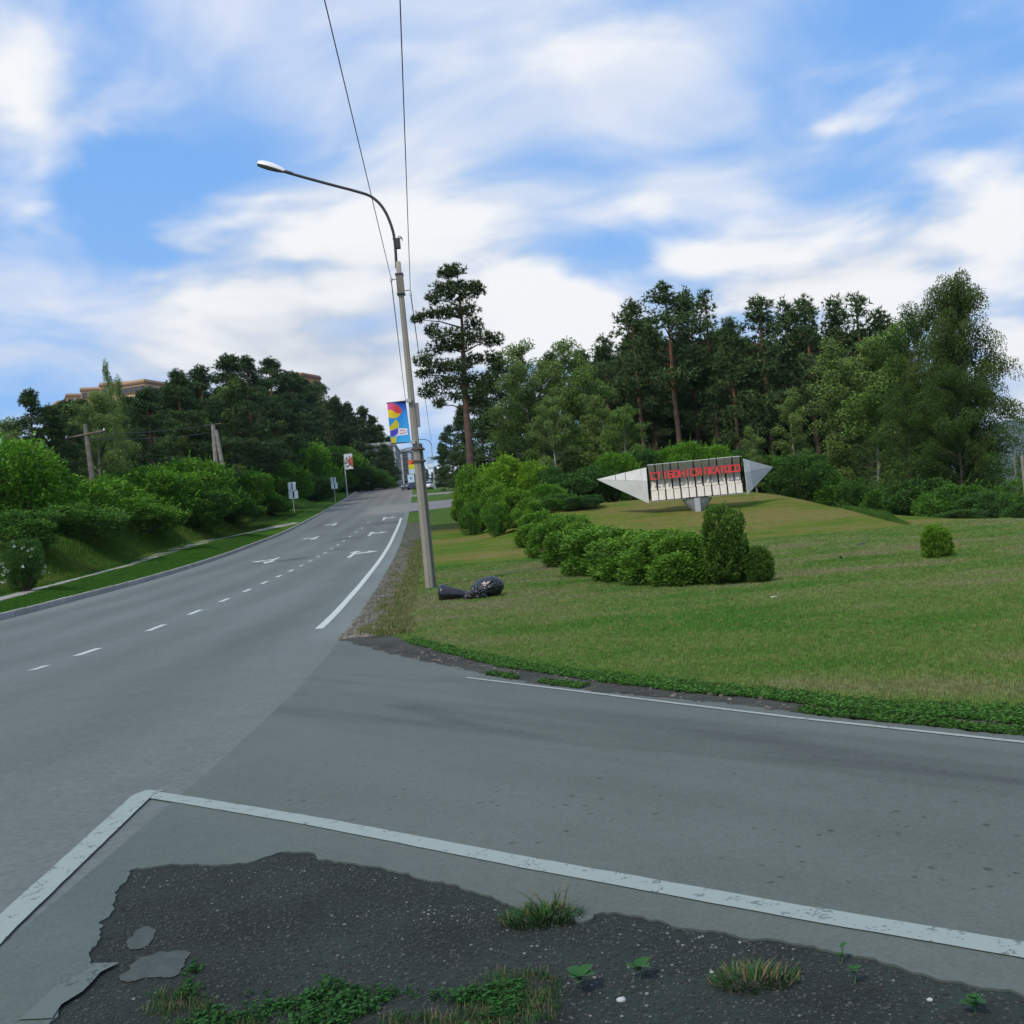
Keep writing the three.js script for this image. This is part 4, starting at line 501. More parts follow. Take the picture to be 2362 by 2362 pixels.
// ---------------------------------------------------------------- lamp post with its banner, wires
const concreteTex = tex(512, (x, y) => { const s = fbmTile(x * 8, y * 2, 2, 4), n = fbmTile(x * 64, y * 32, 32, 2); return .72 + .5 * s + .2 * n; }, false, 1.3, .35);
const concrete = std(.37, .345, .29, .9, { map: concreteTex, bumpMap: concreteTex, bumpScale: .01 }), concreteDark = std(.25, .235, .20, .92, { map: concreteTex, bumpMap: concreteTex, bumpScale: .01 });
const steel = std(.05, .052, .056, .5, { metalness: .4 }), rust = std(.12, .085, .06, .8), galvan = std(.42, .43, .44, .5, { metalness: .3 });
function squarePole(m, h, b0, b1, x = 0, z = 0, y0 = -.3) { // tapered with chamfered corners
  const R = (b) => { const c = b * .22; return [[-b, -b + c], [-b + c, -b], [b - c, -b], [b, -b + c], [b, b - c], [b - c, b], [-b + c, b], [-b, b - c]]; }; const n = 8, L = []; for (let i = 0; i <= n; i++) { const t = i / n; L.push(R(lerp(b0, b1, t)).map(([a, c]) => [x + a, lerp(y0, h, t), z + c])); }
  for (let i = 0; i < n; i++) for (let k = 0; k < 8; k++) { const j = (k + 1) % 8, y = L[i][0][1], y1 = L[i + 1][0][1]; m.quad(L[i][j], L[i][k], L[i + 1][k], L[i + 1][j], null, [(k + 1) / 4, y, k / 4, y, k / 4, y1, (k + 1) / 4, y1]); } for (let k = 1; k < 7; k++) m.tri(L[n][0], L[n][k + 1], L[n][k]); return m;
}
const wireEnds = [];
{
  const d = 29.8, base = at(430, 588, d), gy = H(base.x, d); const lp = thing('lamp_post', 'tall concrete lamp post with a long curved arm and a banner beside the black bags', 'lamp post', [base.x, gy, -d]);
  // local point from the picture, in the plane of the post facing the camera
  const loc = (u, v, dz = 0) => { const p = at(u, v, d - dz); return [p.x - base.x, p.y - gy, dz]; };
  const top = loc(398, 262), mid = loc(414, 430);
  const lean = top[0] / top[1]; const m = new MB(); squarePole(m, top[1], .118, .07); m.p = m.p.map((q, i) => i % 3 ? q : q + lean * Math.max(0, m.p[i + 1])); part('pole', smoothGeo(m.geo()), concrete, lp);
  const st = new MB(); squarePole(st, loc(421, 443)[1], .10, .09, .0, -.18); st.p = st.p.map((q, i) => i % 3 ? q : q + .075 + lean * .95 * Math.max(0, st.p[i + 1])); part('footing_post', st.geo(), concreteDark, lp);
  for (const [u, v] of [[417, 449], [418.5, 461]]) { const p = loc(u, v); const g = new MB().box(-.16, .20, -.022, .022, -.33, .15); const b = part('clamp_band', g.geo(), rust, lp); b.position.set(lean * p[1] + .02, p[1], 0); }
  const arm = [[396.5, 268], [395.5, 250], [394, 236], [391, 225], [386, 213], [379, 203], [370, 196], [355, 191], [336, 186], [310, 179], [287, 172.5]].map(([u, v]) => loc(u, v)); const am = new MB(); am.tube(new THREE.CatmullRomCurve3(arm.map(p => new THREE.Vector3(...p))).getPoints(40).map(p => p.toArray()), .042, 8); part('arm', smoothGeo(am.geo()), steel, lp);
  const bx = new MB(); bx.box(-.10, .10, -.28, .28, -.12, .12); const cb = part('collar_box', bx.geo(), std(.20, .18, .15, .8), lp); cb.position.set(...loc(400.3, 284.5)); cb.rotation.z = -Math.atan(lean) ; const cap = new MB(); cap.box(-.115, .115, .26, .31, -.135, .135); cap.box(-.115, .115, -.31, -.27, -.135, .135); part('collar_frame', cap.geo(), steel, cb);
  const br = new MB(); br.box(-.055, .075, -.16, .12, -.08, .08); br.box(-.14, .13, .12, .145, -.02, .02); br.tube([[.0, .13, 0], [.06, .2, 0], [.13, .16, 0], [.15, .06, 0]], .014, 5); const bb = part('arm_bracket', br.geo(), steel, lp); bb.position.set(...loc(397.6, 243));
  // lamp head: an elongated shell, white above and dark below
  const hp = loc(272.5, 168.3), head = new THREE.Group(); head.name = 'lamp_head'; lp.add(head); head.position.set(...hp); head.rotation.z = Math.atan2(hp[1] - arm[9][1], hp[0] - arm[9][0]) + Math.PI;
  const hm = (y0, y1, f) => { const q = new MB(), N = 14, M = 8; const P = (i, j) => { const t = i / N, x = lerp(-.44, .42, t), w = .155 * Math.pow(Math.sin(Math.PI * Math.min(1, .12 + t * .86)), .6) * (1 - .35 * t), a = j / M * Math.PI; return [x, f * Math.sin(a) * (f > 0 ? .17 : .09) * Math.pow(w / .155, .7), Math.cos(a) * w]; }; for (let i = 0; i < N; i++) for (let j = 0; j < M; j++) q.quad(P(i, j), P(i + 1, j), P(i + 1, j + 1), P(i, j + 1)); return smoothGeo(q.geo()); };
  part('shell', hm(0, 0, 1), std(.82, .83, .84, .4, { side: THREE.DoubleSide }), head); part('diffuser', hm(0, 0, -1), std(.13, .12, .11, .35, { side: THREE.DoubleSide }), head); part('neck', new MB().tube([[.36, .01, 0], [.6, .01, 0]], .05, 8).geo(), steel, head);
  // insulator brackets
  for (const [u, v, pu, pv] of [[391, 279, 399, 279], [410.5, 293.5, 402, 291]]) { const p = loc(u, v), q = loc(pu, pv); const g = new MB(); g.tube([q, [p[0], q[1], p[2]], p], .012, 5); part('bracket', g.geo(), steel, lp); const ins = new THREE.LatheGeometry([[0.001, -.09], [.03, -.08], [.045, -.04], [.03, -.02], [.05, .01], [.03, .03], [.035, .06], [.001, .07]].map(a => new THREE.Vector2(...a)), 10); const im = part('insulator', ins, std(.75, .76, .74, .3), lp); im.position.set(...p); wireEnds.push(new THREE.Vector3(p[0] + base.x, p[1] + gy + .05, -d + p[2])); }
  const box = new MB().box(-.05, .06, -.35, .35, -.06, .06); const jb = part('junction_box', box.geo(), std(.2, .2, .2, .6), lp); jb.position.set(...loc(417.3, 415));
  // banner on its two rods
  const bn = thing('street_banner', 'blue street banner with pink and yellow petals on the near concrete lamp post', 'banner', [base.x, gy, -d]); const c4 = [[387.2, 403.5], [405.5, 401.3], [410.6, 442.3], [391, 443.6]].map(([u, v]) => loc(u, v, .12));
  const N = 8, bm = new THREE.BufferGeometry(), p = [], uv = [], ix = []; for (let j = 0; j <= 12; j++) for (let i = 0; i <= N; i++) { const s = i / N, t = j / 12; const q = add(add(c4[0], add(c4[1], c4[0], -1), s), add(add(c4[3], add(c4[2], c4[3], -1), s), add(c4[0], add(c4[1], c4[0], -1), s), -1), t); p.push(q[0], q[1], q[2] + .03 * Math.sin(s * 5 + t * 3)); uv.push(s, 1 - t); if (j && i) { const k = j * (N + 1) + i; ix.push(k - N - 2, k - 1, k, k - N - 2, k, k - N - 1); } } bm.setAttribute('position', new THREE.Float32BufferAttribute(p, 3)); bm.setAttribute('uv', new THREE.Float32BufferAttribute(uv, 2)); bm.setIndex(ix); bm.computeVertexNormals();
  const cv = document.createElement('canvas'); cv.width = 256; cv.height = 512; const x = cv.getContext('2d'); const gr = x.createLinearGradient(180, 0, 60, 512); gr.addColorStop(0, '#0a3fae'); gr.addColorStop(.25, '#1288d8'); gr.addColorStop(1, '#2aa6e0'); x.fillStyle = gr; x.fillRect(0, 0, 256, 512);
  const pg = x.createLinearGradient(0, 0, 190, 120); pg.addColorStop(0, '#d4509c'); pg.addColorStop(1, '#e0403a'); x.fillStyle = pg; x.beginPath(); x.ellipse(60, 90, 130, 84, .25, 0, 7); x.fill(); x.fillStyle = '#e4c41e'; x.beginPath(); x.moveTo(0, 86); x.quadraticCurveTo(60, 76, 90, 120); x.quadraticCurveTo(120, 145, 165, 140); x.quadraticCurveTo(140, 196, 80, 196); x.quadraticCurveTo(30, 196, 0, 176); x.fill();
  x.fillStyle = '#dcc81c'; x.beginPath(); x.moveTo(88, 208); x.quadraticCurveTo(140, 250, 126, 306); x.quadraticCurveTo(60, 340, 0, 350); x.lineTo(0, 300); x.quadraticCurveTo(60, 260, 88, 208); x.fill(); x.fillStyle = '#5b3fc4'; x.beginPath(); x.moveTo(10, 352); x.lineTo(110, 330); x.lineTo(96, 390); x.lineTo(10, 430); x.fill(); x.fillStyle = '#e6d6dc'; x.beginPath(); x.moveTo(112, 322); x.lineTo(232, 336); x.lineTo(232, 414); x.lineTo(120, 414); x.lineTo(60, 430); x.lineTo(110, 380); x.fill(); x.strokeStyle = '#3a2c50'; x.lineWidth = 6; x.beginPath(); x.moveTo(138, 348); x.lineTo(150, 364); x.lineTo(164, 346); x.lineTo(178, 366); x.lineTo(196, 350); x.lineTo(222, 384); x.stroke(); x.fillStyle = '#26333a'; x.fillRect(134, 386, 78, 9); x.fillStyle = '#e0c62a'; x.beginPath(); x.moveTo(4, 436); x.lineTo(80, 428); x.lineTo(66, 504); x.lineTo(6, 512); x.fill();
  const bt = new THREE.CanvasTexture(cv); bt.colorSpace = THREE.SRGBColorSpace; part('cloth', bm, new THREE.MeshStandardMaterial({ map: bt, side: THREE.DoubleSide, roughness: .6 }), bn);
  for (const [a, b] of [[[386.5, 403.2], [412, 400.2]], [[390.5, 443.8], [416, 441.5]]]) { part('rod', new MB().tube([loc(...a, .12), loc(...b, .12)], .02, 6).geo(), steel, bn); const e = loc(b[0] - 3, b[1] + .6, .14); const k = new MB().box(-.07, .07, -.05, .05, -.05, .05); part('rod_clamp', k.geo(), galvan, bn).position.set(...e); }
}
// overhead wires: towards the camera through the top edge of the picture, and away up the hill
function wire(name, a, b, sag, r, label) { const pts = []; for (let i = 0; i <= 40; i++) { const t = i / 40, p = a.clone().lerp(b, t); p.y -= sag * 4 * t * (1 - t); pts.push(p.toArray()); } return single(name, new MB().tube(pts, r, 5).geo(), std(.03, .03, .035, .6), label, 'wire'); }
const toSky = (P, u, v, y) => { const r = ray(u, v), t = (y - EYE) / r.y, q = r.multiplyScalar(t).add(camera.position); const w = q.sub(P); return P.clone().add(w.setLength(38)); };
wire('overhead_wire', wireEnds[0], toSky(wireEnds[0], 324.5, 0, wireEnds[0].y), .0, .0095, 'left overhead wire running from the near lamp post to the top of the picture');
wire('overhead_wire', wireEnds[1], toSky(wireEnds[1], 400, 0, wireEnds[1].y), .0, .0095, 'right overhead wire running from the near lamp post to the top of the picture');
const farTop = at(432, 440, 206);
wire('overhead_wire', wireEnds[0], at(411, 440, 200), 1.5, .016, 'left overhead wire sagging from the near lamp post up the hill'); wire('overhead_wire', wireEnds[1], farTop, 1.5, .016, 'right overhead wire sagging from the near lamp post to the far lamp post');

// ---------------------------------------------------------------- far street furniture
function lampPost(u0, v0, d, h, armDir, label, bannerFn) {
  const b = at(u0, v0, d), g = H(b.x, d), t = thing('lamp_post', label, 'lamp post', [b.x, g, -d]); const hh = h; const m = new MB(); squarePole(m, hh * .84, .15, .09); part('pole', m.geo(), std(.42, .42, .42, .9), t);
  const pts = []; for (let i = 0; i <= 14; i++) { const a = i / 14 * Math.PI * .5; pts.push([armDir * (1 - Math.cos(a)) * 1.6, hh * .84 + Math.sin(a) * hh * .12, 0]); } pts.push([armDir * 2.6, hh * .97, 0]); part('arm', new MB().tube(pts, .07, 6).geo(), steel, t); const hd = new THREE.SphereGeometry(.3, 10, 6); hd.scale(1.3, .45, .6); const hm = part('lamp_head', hd, std(.7, .7, .7, .4), t); hm.position.set(armDir * 2.9, hh * .97, 0); return t; }
function smallBanner(u, v, d, w, h, draw, label) { const c = at(u, v, d), t = thing('street_banner', label, 'banner', [c.x, c.y, -d]); const cv = document.createElement('canvas'); cv.width = 64; cv.height = 128; draw(cv.getContext('2d')); const bt = new THREE.CanvasTexture(cv); bt.colorSpace = THREE.SRGBColorSpace; const g = new THREE.BoxGeometry(w, h, .03); part('cloth', g, new THREE.MeshStandardMaterial({ map: bt, roughness: .6 }), t); for (const s of [-1, 1]) part('rod', new MB().tube([[-w / 2 - .1, s * h / 2 + s * .04, 0], [w / 2 + .5, s * h / 2 + s * .04, 0]], .035, 5).geo(), steel, t); t.rotation.y = -Math.atan2(c.x, d) * .3; return t; }
lampPost(434.5, 481, 206, 10.5, -1, 'far lamp post with an arched arm at the right side of the hill road'); lampPost(404, 484, 214, 9, 1, 'far pale lamp post at the left side of the hill road'); lampPost(347, 492, 200, 9.2, -1, 'lamp post half hidden by shrubs on the left verge, holding a banner'); 
smallBanner(348.5, 461.5, 198, 1.6, 2.95, x => { x.fillStyle = '#cfd6de'; x.fillRect(0, 0, 64, 128); x.fillStyle = '#8fa6a4'; x.fillRect(0, 40, 30, 36); x.fillStyle = '#141a28'; x.fillRect(14, 28, 12, 12); x.fillRect(38, 18, 10, 10); x.fillRect(0, 70, 18, 12); x.fillStyle = '#a86a48'; x.beginPath(); x.moveTo(64, 24); x.lineTo(30, 40); x.lineTo(40, 96); x.lineTo(64, 120); x.fill(); x.fillStyle = '#b84a50'; x.fillRect(26, 48, 20, 36); x.strokeStyle = '#3a1a3c'; x.lineWidth = 9; x.beginPath(); x.moveTo(50, 82); x.lineTo(16, 112); x.stroke(); }, 'small white and brown banner on the left verge before the far shrubs');
smallBanner(412.5, 467, 196, 1.5, 2.6, x => { x.fillStyle = '#e86a2a'; x.fillRect(0, 0, 64, 52); x.fillStyle = '#7a2a1a'; x.beginPath(); x.arc(34, 34, 12, 0, 7); x.fill(); x.fillStyle = '#c8d020'; x.fillRect(0, 46, 64, 40); x.fillStyle = '#e8d040'; x.fillRect(0, 40, 64, 12); x.fillStyle = '#bcd8ea'; x.fillRect(0, 84, 64, 44); }, 'far orange and yellow banner just left of the near lamp post'); smallBanner(411, 478.5, 205, 1.3, 1.6, x => { x.fillStyle = '#c4dcec'; x.fillRect(0, 0, 64, 128); x.fillStyle = '#6aa0c8'; x.fillRect(20, 40, 24, 40); }, 'pale blue panel below the far orange banner'); smallBanner(430.5, 463, 203, 1.2, 2.2, x => { x.fillStyle = '#a8cce8'; x.fillRect(0, 0, 64, 128); x.fillStyle = '#e8f0f4'; x.fillRect(8, 70, 48, 40); }, 'pale blue banner on the far lamp post at the right');
// lane direction signs on the left verge
function laneSign(u, v, d, s, label) { const p = at(u, v, d), g = H(p.x, d), t = thing('lane_sign', label, 'road sign', [p.x, g, -d], .12); const h = Math.max(1.6, p.y - g); part('post', new MB().tube([[0, -.3, 0], [0, h + s * 1.02, 0]], .05, 8).geo(), galvan, t);
  const cv = document.createElement('canvas'); cv.width = cv.height = 64; const x = cv.getContext('2d'); x.fillStyle = '#b9cad6'; x.fillRect(0, 0, 64, 64); x.fillStyle = '#14242c'; x.fillRect(27, 6, 11, 52); const bt = new THREE.CanvasTexture(cv); bt.colorSpace = THREE.SRGBColorSpace; const face = new THREE.MeshStandardMaterial({ map: bt, roughness: .45 });
  const a = part('sign_panel', new THREE.BoxGeometry(s * .92, s * .98, .05), face, t); a.position.set(-.03, h + s * .52, .08); const b = part('sign_panel', new THREE.BoxGeometry(s * 1.12, s * .98, .05), face, t); b.position.set(.08, h - s * .52, .08); return t; }
laneSign(292.5, 490.5, 140, 1.12, 'nearest stacked pair of blue and white lane signs on the left verge'); laneSign(333.8, 483, 178, .98, 'farther stacked pair of lane signs beside the left banner');

// old utility poles behind the left thicket
const wood = std(.30, .27, .23, .95, { map: barkTex });
{ const d = 80, a = at(85, 424, d), b = at(90, 472, d), g = H(b.x, d), t = thing('utility_pole', 'weathered wooden utility pole with one crossarm above the left thicket', 'utility pole', [b.x, g, -d]); const tp = [a.x - b.x, a.y - g, 0]; part('pole', new MB().tube([[.3, -.3, 0], [0.1, b.y - g, 0], tp], [.24, .22, .16], 8).geo(), wood, t); const q = at(86, 437, d), y = q.y - g, x = q.x - b.x; const w = new MB(); w.tube([[x - 1.6, y - .0, .12], [x + 1.6, y + .36, .12]], .085, 6); part('crossarm', w.geo(), std(.16, .12, .10, .9), t); for (const s of [-1.5, 1.5]) { const im = part('insulator', new THREE.CylinderGeometry(.06, .08, .2, 8), std(.75, .75, .74, .3), t); im.position.set(x + s, y + .12 + s * .11 + .15, .12); } }
const poleTopB = at(214, 424, 112);
{ const d = 112, a = at(213, 424, d), b = at(217, 477, d), c2 = at(225, 480, d), g = H(b.x, d), t = thing('utility_pole', 'pale double leaning utility pole among the shrubs', 'utility pole', [b.x, g, -d]); const pale = std(.44, .41, .36, .95, { map: barkTex }); const L = p => [p.x - b.x, p.y - g, 0]; part('pole', new MB().tube([[.1, -.3, 0], L(b), L(a)], [.30, .27, .22], 8).geo(), pale, t); part('brace_pole', new MB().tube([[L(c2)[0] + .45, -.3, -.35], L(c2), L(at(216, 430, d))], [.28, .25, .2], 8).geo(), pale, t); const y = L(a)[1]; part('crossarm', new MB().tube([[L(a)[0] - .9, y - .1, .12], [L(a)[0] + .9, y - .05, .12]], .06, 6).geo(), std(.16, .12, .10, .9), t); }
wire('utility_wire', at(92, 434, 80), poleTopB, .25, .03, 'upper pale wire between the two old utility poles'); wire('utility_wire', at(80, 439, 80), at(213, 432, 112), .3, .03, 'lower pale wire between the two old utility poles');
// poles at the far right
{ const mk = (u0, v0, u1, v1, d, label, arm) => { const a = at(u1, v1, d), b = at(u0, v0, d), g = H(b.x, d), t = thing('utility_pole', label, 'utility pole', [b.x, g, -d]); const y = a.y - g; part('pole', new MB().tube([[0, -.3, 0], [0, y, 0]], [.09, .07], 8).geo(), std(.36, .33, .28, .95, { map: barkTex }), t); if (arm) part('crossarm', new MB().tube([[-.5, y - .5, 0], [.5, y - .45, 0]], .05, 6).geo(), std(.3, .28, .25, .9), t); }; mk(1016, 478, 1015, 452, 72, 'pale utility pole showing above the shrubs near the right border', false); mk(1030, 540, 1028, 455, 47, 'utility pole standing at the very right border', false); }

// ---------------------------------------------------------------- parked cars up the hill
function car(u, v, d, turn, color, label, band) {
  const p = at(u, v, d), g = H(p.x, d), t = thing('car', label, 'car', [p.x, g, -d], turn); t.rotation.x = 0; const paintM = std(...color, .3), glass = std(.03, .045, .06, .1), tyre = std(.015, .015, .016, .9), rim = std(.4, .4, .42, .4, { metalness: .6 });
  const lower = new THREE.Shape(); [[-2.1, .3], [2.1, .3], [2.15, .55], [2.0, .82], [1.1, .92], [-1.6, .95], [-2.12, .85], [-2.15, .5]].forEach(([a, b], i) => i ? lower.lineTo(a, b) : lower.moveTo(a, b)); const ex = (s, w, bev) => { const e = new THREE.ExtrudeGeometry(s, { depth: w - 2 * bev, bevelEnabled: true, bevelSize: bev, bevelThickness: bev, bevelSegments: 2 }); e.translate(0, 0, -w / 2 + bev); e.rotateY(-Math.PI / 2); return e; };
  part('body', ex(lower, 1.76, .06), paintM, t); const cab = new THREE.Shape(); [[1.05, .9], [.35, 1.42], [-1.0, 1.45], [-1.75, .95]].forEach(([a, b], i) => i ? cab.lineTo(a, b) : cab.moveTo(a, b)); part('windows', ex(cab, 1.5, .05), glass, t); const roof = new THREE.Shape(); [[.3, 1.42], [.2, 1.5], [-.9, 1.52], [-1.05, 1.44]].forEach(([a, b], i) => i ? roof.lineTo(a, b) : roof.moveTo(a, b)); part('roof', ex(roof, 1.42, .03), paintM, t);
  for (const x of [-.8, .8]) for (const z of [1.3, -1.3]) { const w = part('wheel', new THREE.CylinderGeometry(.31, .31, .2, 18).rotateZ(Math.PI / 2), tyre, t); w.position.set(x, .31, z); part('rim', new THREE.CylinderGeometry(.19, .19, .215, 12).rotateZ(Math.PI / 2), rim, w); } for (const x of [-.65, .65]) { part('headlight', new THREE.BoxGeometry(.36, .14, .08), std(.85, .87, .9, .2), t).position.set(x, .7, 2.1); }
  if (band) { const b = new MB(); b.quad([-.72, .935, 1.12], [-.72, .86, 1.95], [.72, .86, 1.95], [.72, .935, 1.12]); part('blue_band', b.geo(), std(.04, .10, .45, .4, { side: THREE.DoubleSide }), t).position.y = .02; } else part('bumper', new THREE.BoxGeometry(1.6, .16, .1), std(.1, .1, .1, .6), t).position.set(0, .42, 2.14); return t;
}
car(409, 486, 214, -.35, [.03, .045, .09], 'dark blue car on the hill road left of the near lamp post'); car(428, 486, 208, -.1, [.70, .73, .76], 'white car with a blue band right of the near lamp post', true); car(438, 484, 214, -.1, [.04, .045, .05], 'dark car right behind the white car up the hill');
{ const gr = at(424.5, 490, 120); const t = thing('marker_post', 'thin pale roadside marker post beside the near lamp post', 'post', [at(427, 500, 118).x, H(at(427, 500, 118).x, 118), -118]); part('post', new THREE.BoxGeometry(.25, 2.6, .2).translate(0, 1.1, 0), std(.5, .52, .54, .7), t); part('base_band', new THREE.BoxGeometry(.27, .3, .22).translate(0, .3, 0), std(.08, .08, .09, .7), t); }

// ---------------------------------------------------------------- buildings
function block(name, label, c, w, dp, h, turn, floors, cols, wallCol, trim, sideCols = 3, rows = floors) {
  const t = thing(name, label, 'building', c, turn); const wall = std(...wallCol, .9), wm = std(.06, .075, .09, .25), fr = std(...trim, .8), sh = h / floors;
  part('wall', new THREE.BoxGeometry(w, h, dp).translate(0, h / 2, 0), wall, t); const rf = part('roof', new THREE.BoxGeometry(w + .5, .5, dp + .5).translate(0, h + .25, 0), fr, t); part('parapet', new THREE.BoxGeometry(w + .2, .5, dp + .2).translate(0, h + .75, 0), wall, rf);
  const wg = new THREE.BoxGeometry(1.5, 1.5, .12), pg = new THREE.BoxGeometry(1.28, 1.28, .05), sg = new THREE.BoxGeometry(1.7, .1, .22);
  const put = (x, y, z, ry) => { const q = part('window', wg, fr, t); q.position.set(x, y, z); q.rotation.y = ry; const pn = part('pane', pg, wm, q); pn.position.z = .06; part('sill', sg, fr, q).position.set(0, -.8, .1); };
  for (let f = floors - rows; f < floors; f++) { for (let i = 0; i < cols; i++) put((i + .5) / cols * w - w / 2, (f + .55) * sh, dp / 2 + .04, 0); for (let i = 0; i < sideCols; i++) put(w / 2 + .04, (f + .55) * sh, (i + .5) / sideCols * dp - dp / 2, Math.PI / 2); }
  return t; }
{ // the long tan block on the hill: stepped sections going away to the left
  const tan = [.52, .36, .22], trim = [.24, .13, .09]; const sec = (ul, ur, vt, d, label, turn, wpx, cols, side) => { const p = at((ul + ur) / 2, vt, d), g = H(p.x, d); block('apartment_block', label, [p.x, g, -d], wpx * d / F, 14, p.y - g - 1, turn, 9, cols, tan, trim, side, 3); };
  sec(132, 167, 384, 262, 'right end section of the long tan apartment block behind the hill trees', -.35, 32, 5, 3); sec(107, 134, 386, 285, 'second section from the right of the tan apartment block', .15, 28, 4, 2); sec(84, 110, 391, 300, 'third section of the tan apartment block, stepped lower', .3, 26, 4, 2); sec(66, 88, 397, 316, 'fourth section of the tan apartment block near its left end', .45, 22, 3, 2); sec(55, 70, 404, 330, 'left end section of the tan apartment block, lowest in the picture', .6, 18, 3, 2);
  const p = at(300, 376, 280), g = H(p.x, 280); block('brick_building', 'red brick building corner showing between the hill pines', [p.x, g, -280], 7, 9, p.y - g - 1, -.4, 9, 2, [.46, .20, .11], [.18, .10, .08], 2, 2);
  const q = at(399, 446, 262), gq = H(q.x, 262); block('apartment_block', 'nearer white panel block at the end of the hill road', [q.x - 4, gq, -262], 7, 26, q.y - gq - 1, .06, 5, 3, [.62, .64, .62], [.22, .23, .25], 8); const s2 = at(407, 452, 300), gs = H(s2.x, 300); block('apartment_block', 'farther blue grey panel block at the end of the hill road', [s2.x - 2, gs, -300], 7, 24, s2.y - gs - 1, .06, 5, 2, [.45, .50, .60], [.2, .2, .24], 6);
}
{ const r = rng(66); for (let i = 0; i < 5; i++) plant(FULL[2], 20, 'conifer', 424 + i * 4 - (i % 2), 466 + (i % 3) * 3, 330 + i * 8, 'far tree at the crest of the hill road', 'conifer', 'far trees at the crest of the hill road', 1.7, r() * 6); }

// distant hill beyond the river at the right
{ const g = new THREE.BufferGeometry(), p = [], c = [], ix = [], nx = 90, nz = 14; for (let j = 0; j <= nz; j++) for (let i = 0; i <= nx; i++) { const x = lerp(1150, 5200, i / nx), d = 2600 + j * 130; const ridge = (150 + 190 * S(1150, 2600, x) + 50 * fbm(x * .0012, 3, 4)) * Math.sin(Math.PI * Math.min(1, j / nz * .5 + .0)) + 9 * noise(x * .02, d * .02) + 3 * noise(x * .09, d * .09); p.push(x, -12 + Math.max(0, ridge) * S(1100, 1500, x), -d); c.push(.022, .045 + .01 * noise(x * .01, d * .01), .022); if (i && j) { const k = j * (nx + 1) + i; ix.push(k - nx - 2, k - nx - 1, k, k - nx - 2, k, k - 1); } } g.setAttribute('position', new THREE.Float32BufferAttribute(p, 3)); g.setAttribute('color', new THREE.Float32BufferAttribute(c, 3)); g.setIndex(ix); g.computeVertexNormals(); structure('hill', g, new THREE.MeshStandardMaterial({ vertexColors: true, roughness: 1 }), 'distant wooded hill at the right border'); }

// ---------------------------------------------------------------- rubbish bags on the lawn
const plastic = new THREE.MeshPhysicalMaterial({ color: new THREE.Color().setRGB(.010, .012, .016), roughness: .34, clearcoat: .3, clearcoatRoughness: .3 });
function blobGeo(f, n = 64, m = 44) { const q = new MB(), P = (i, j) => { const a = i / n * 2 * Math.PI, b = (j / m - .5) * Math.PI; return f([Math.cos(a) * Math.cos(b), Math.sin(b), Math.sin(a) * Math.cos(b)], a, b); }; for (let i = 0; i < n; i++) for (let j = 0; j < m; j++) q.quad(P(i + 1, j), P(i, j), P(i, j + 1), P(i + 1, j + 1)); return smoothGeo(q.geo()); }
const crease = (x, y) => Math.abs(noise(x, y)) * 2;
{
  const d = 25, b1 = at(453, 599, d), b2 = at(489, 600, d), b3 = at(477, 601, d - .3), G = x => H(x, d);
  const t1 = thing('rubbish_bag', 'black rubbish bag lying on its side next to the lamp post', 'rubbish bag', [b1.x, G(b1.x), -d]); // wide mouth at the left, tied end at the right
  const g1 = new MB(), N = 26, M = 40; const P1 = (i, j) => { const t = i / N, a = j / M * 2 * Math.PI, x = lerp(-.34, .36, t); let R = t < .12 ? lerp(.14, .215, Math.sqrt(t / .12)) : lerp(.215, .075, Math.pow((t - .12) / .88, 1.15)); R *= 1 + .06 * Math.sin(a * 5 + t * 2) * (t + .2) + .09 * (crease(a * 1.3 + 4, t * 3) - .5) + .04 * noise(a * 4, t * 14); const y = Math.max(-.19, Math.sin(a) * R); return [x + .03 * noise(a * 2, t * 3), y + .2 - .09 * t, Math.cos(a) * R]; };
  for (let i = 0; i < N; i++) for (let j = 0; j < M; j++) g1.quad(P1(i, j), P1(i, (j + 1) % M), P1(i + 1, (j + 1) % M), P1(i + 1, j)); for (let j = 0; j < M; j++) g1.tri([-.30, .2, 0], P1(0, (j + 1) % M), P1(0, j)); for (let j = 0; j < M; j++) g1.tri(P1(N, j), P1(N, (j + 1) % M), [.38, .1, 0]); part('bag', smoothGeo(g1.geo()), plastic, t1);
  const kn = new MB(); kn.tube([[.36, .1, 0], [.41, .13, 0], [.43, .17, .02]], [.035, .022, .05], 7); part('knot', kn.geo(), std(.5, .46, .42, .7), t1);
  const t2 = thing('rubbish_bag', 'full rounded black rubbish bag, the rightmost and tallest of the bags', 'rubbish bag', [b2.x, G(b2.x), -d]);
  part('bag', blobGeo(([x, y, z], a) => { const w = 1 + .13 * (crease(x * 2.6 + 3, y * 3 + z * 2) - .5) + .05 * noise(x * 9 + 3, y * 9 + z * 7); return [x * .39 * w + .05 * y, Math.max(-.012, y * .275 * w + .24), z * .34 * w]; }), plastic, t2); part('knot', new MB().tube([[-.3, .25, .05], [-.36, .29, .07], [-.40, .26, .08]], [.05, .025, .06], 7).geo(), plastic, t2);
  const t3 = thing('rubbish_bag', 'crumpled nearly empty black bag between the two filled bags', 'rubbish bag', [b3.x - .02, G(b3.x), -d + .3]);
  part('bag', blobGeo(([x, y, z], a) => { const w = 1 + .5 * (crease(x * 3.4 + 9, z * 3.1 + y * 4) - .5) + .16 * noise(x * 11, y * 11 + z * 9); return [x * .28 * w, Math.max(-.012, y * .17 * w + .11 + .05 * x), z * .22 * w]; }, 72, 48), plastic, t3);
}
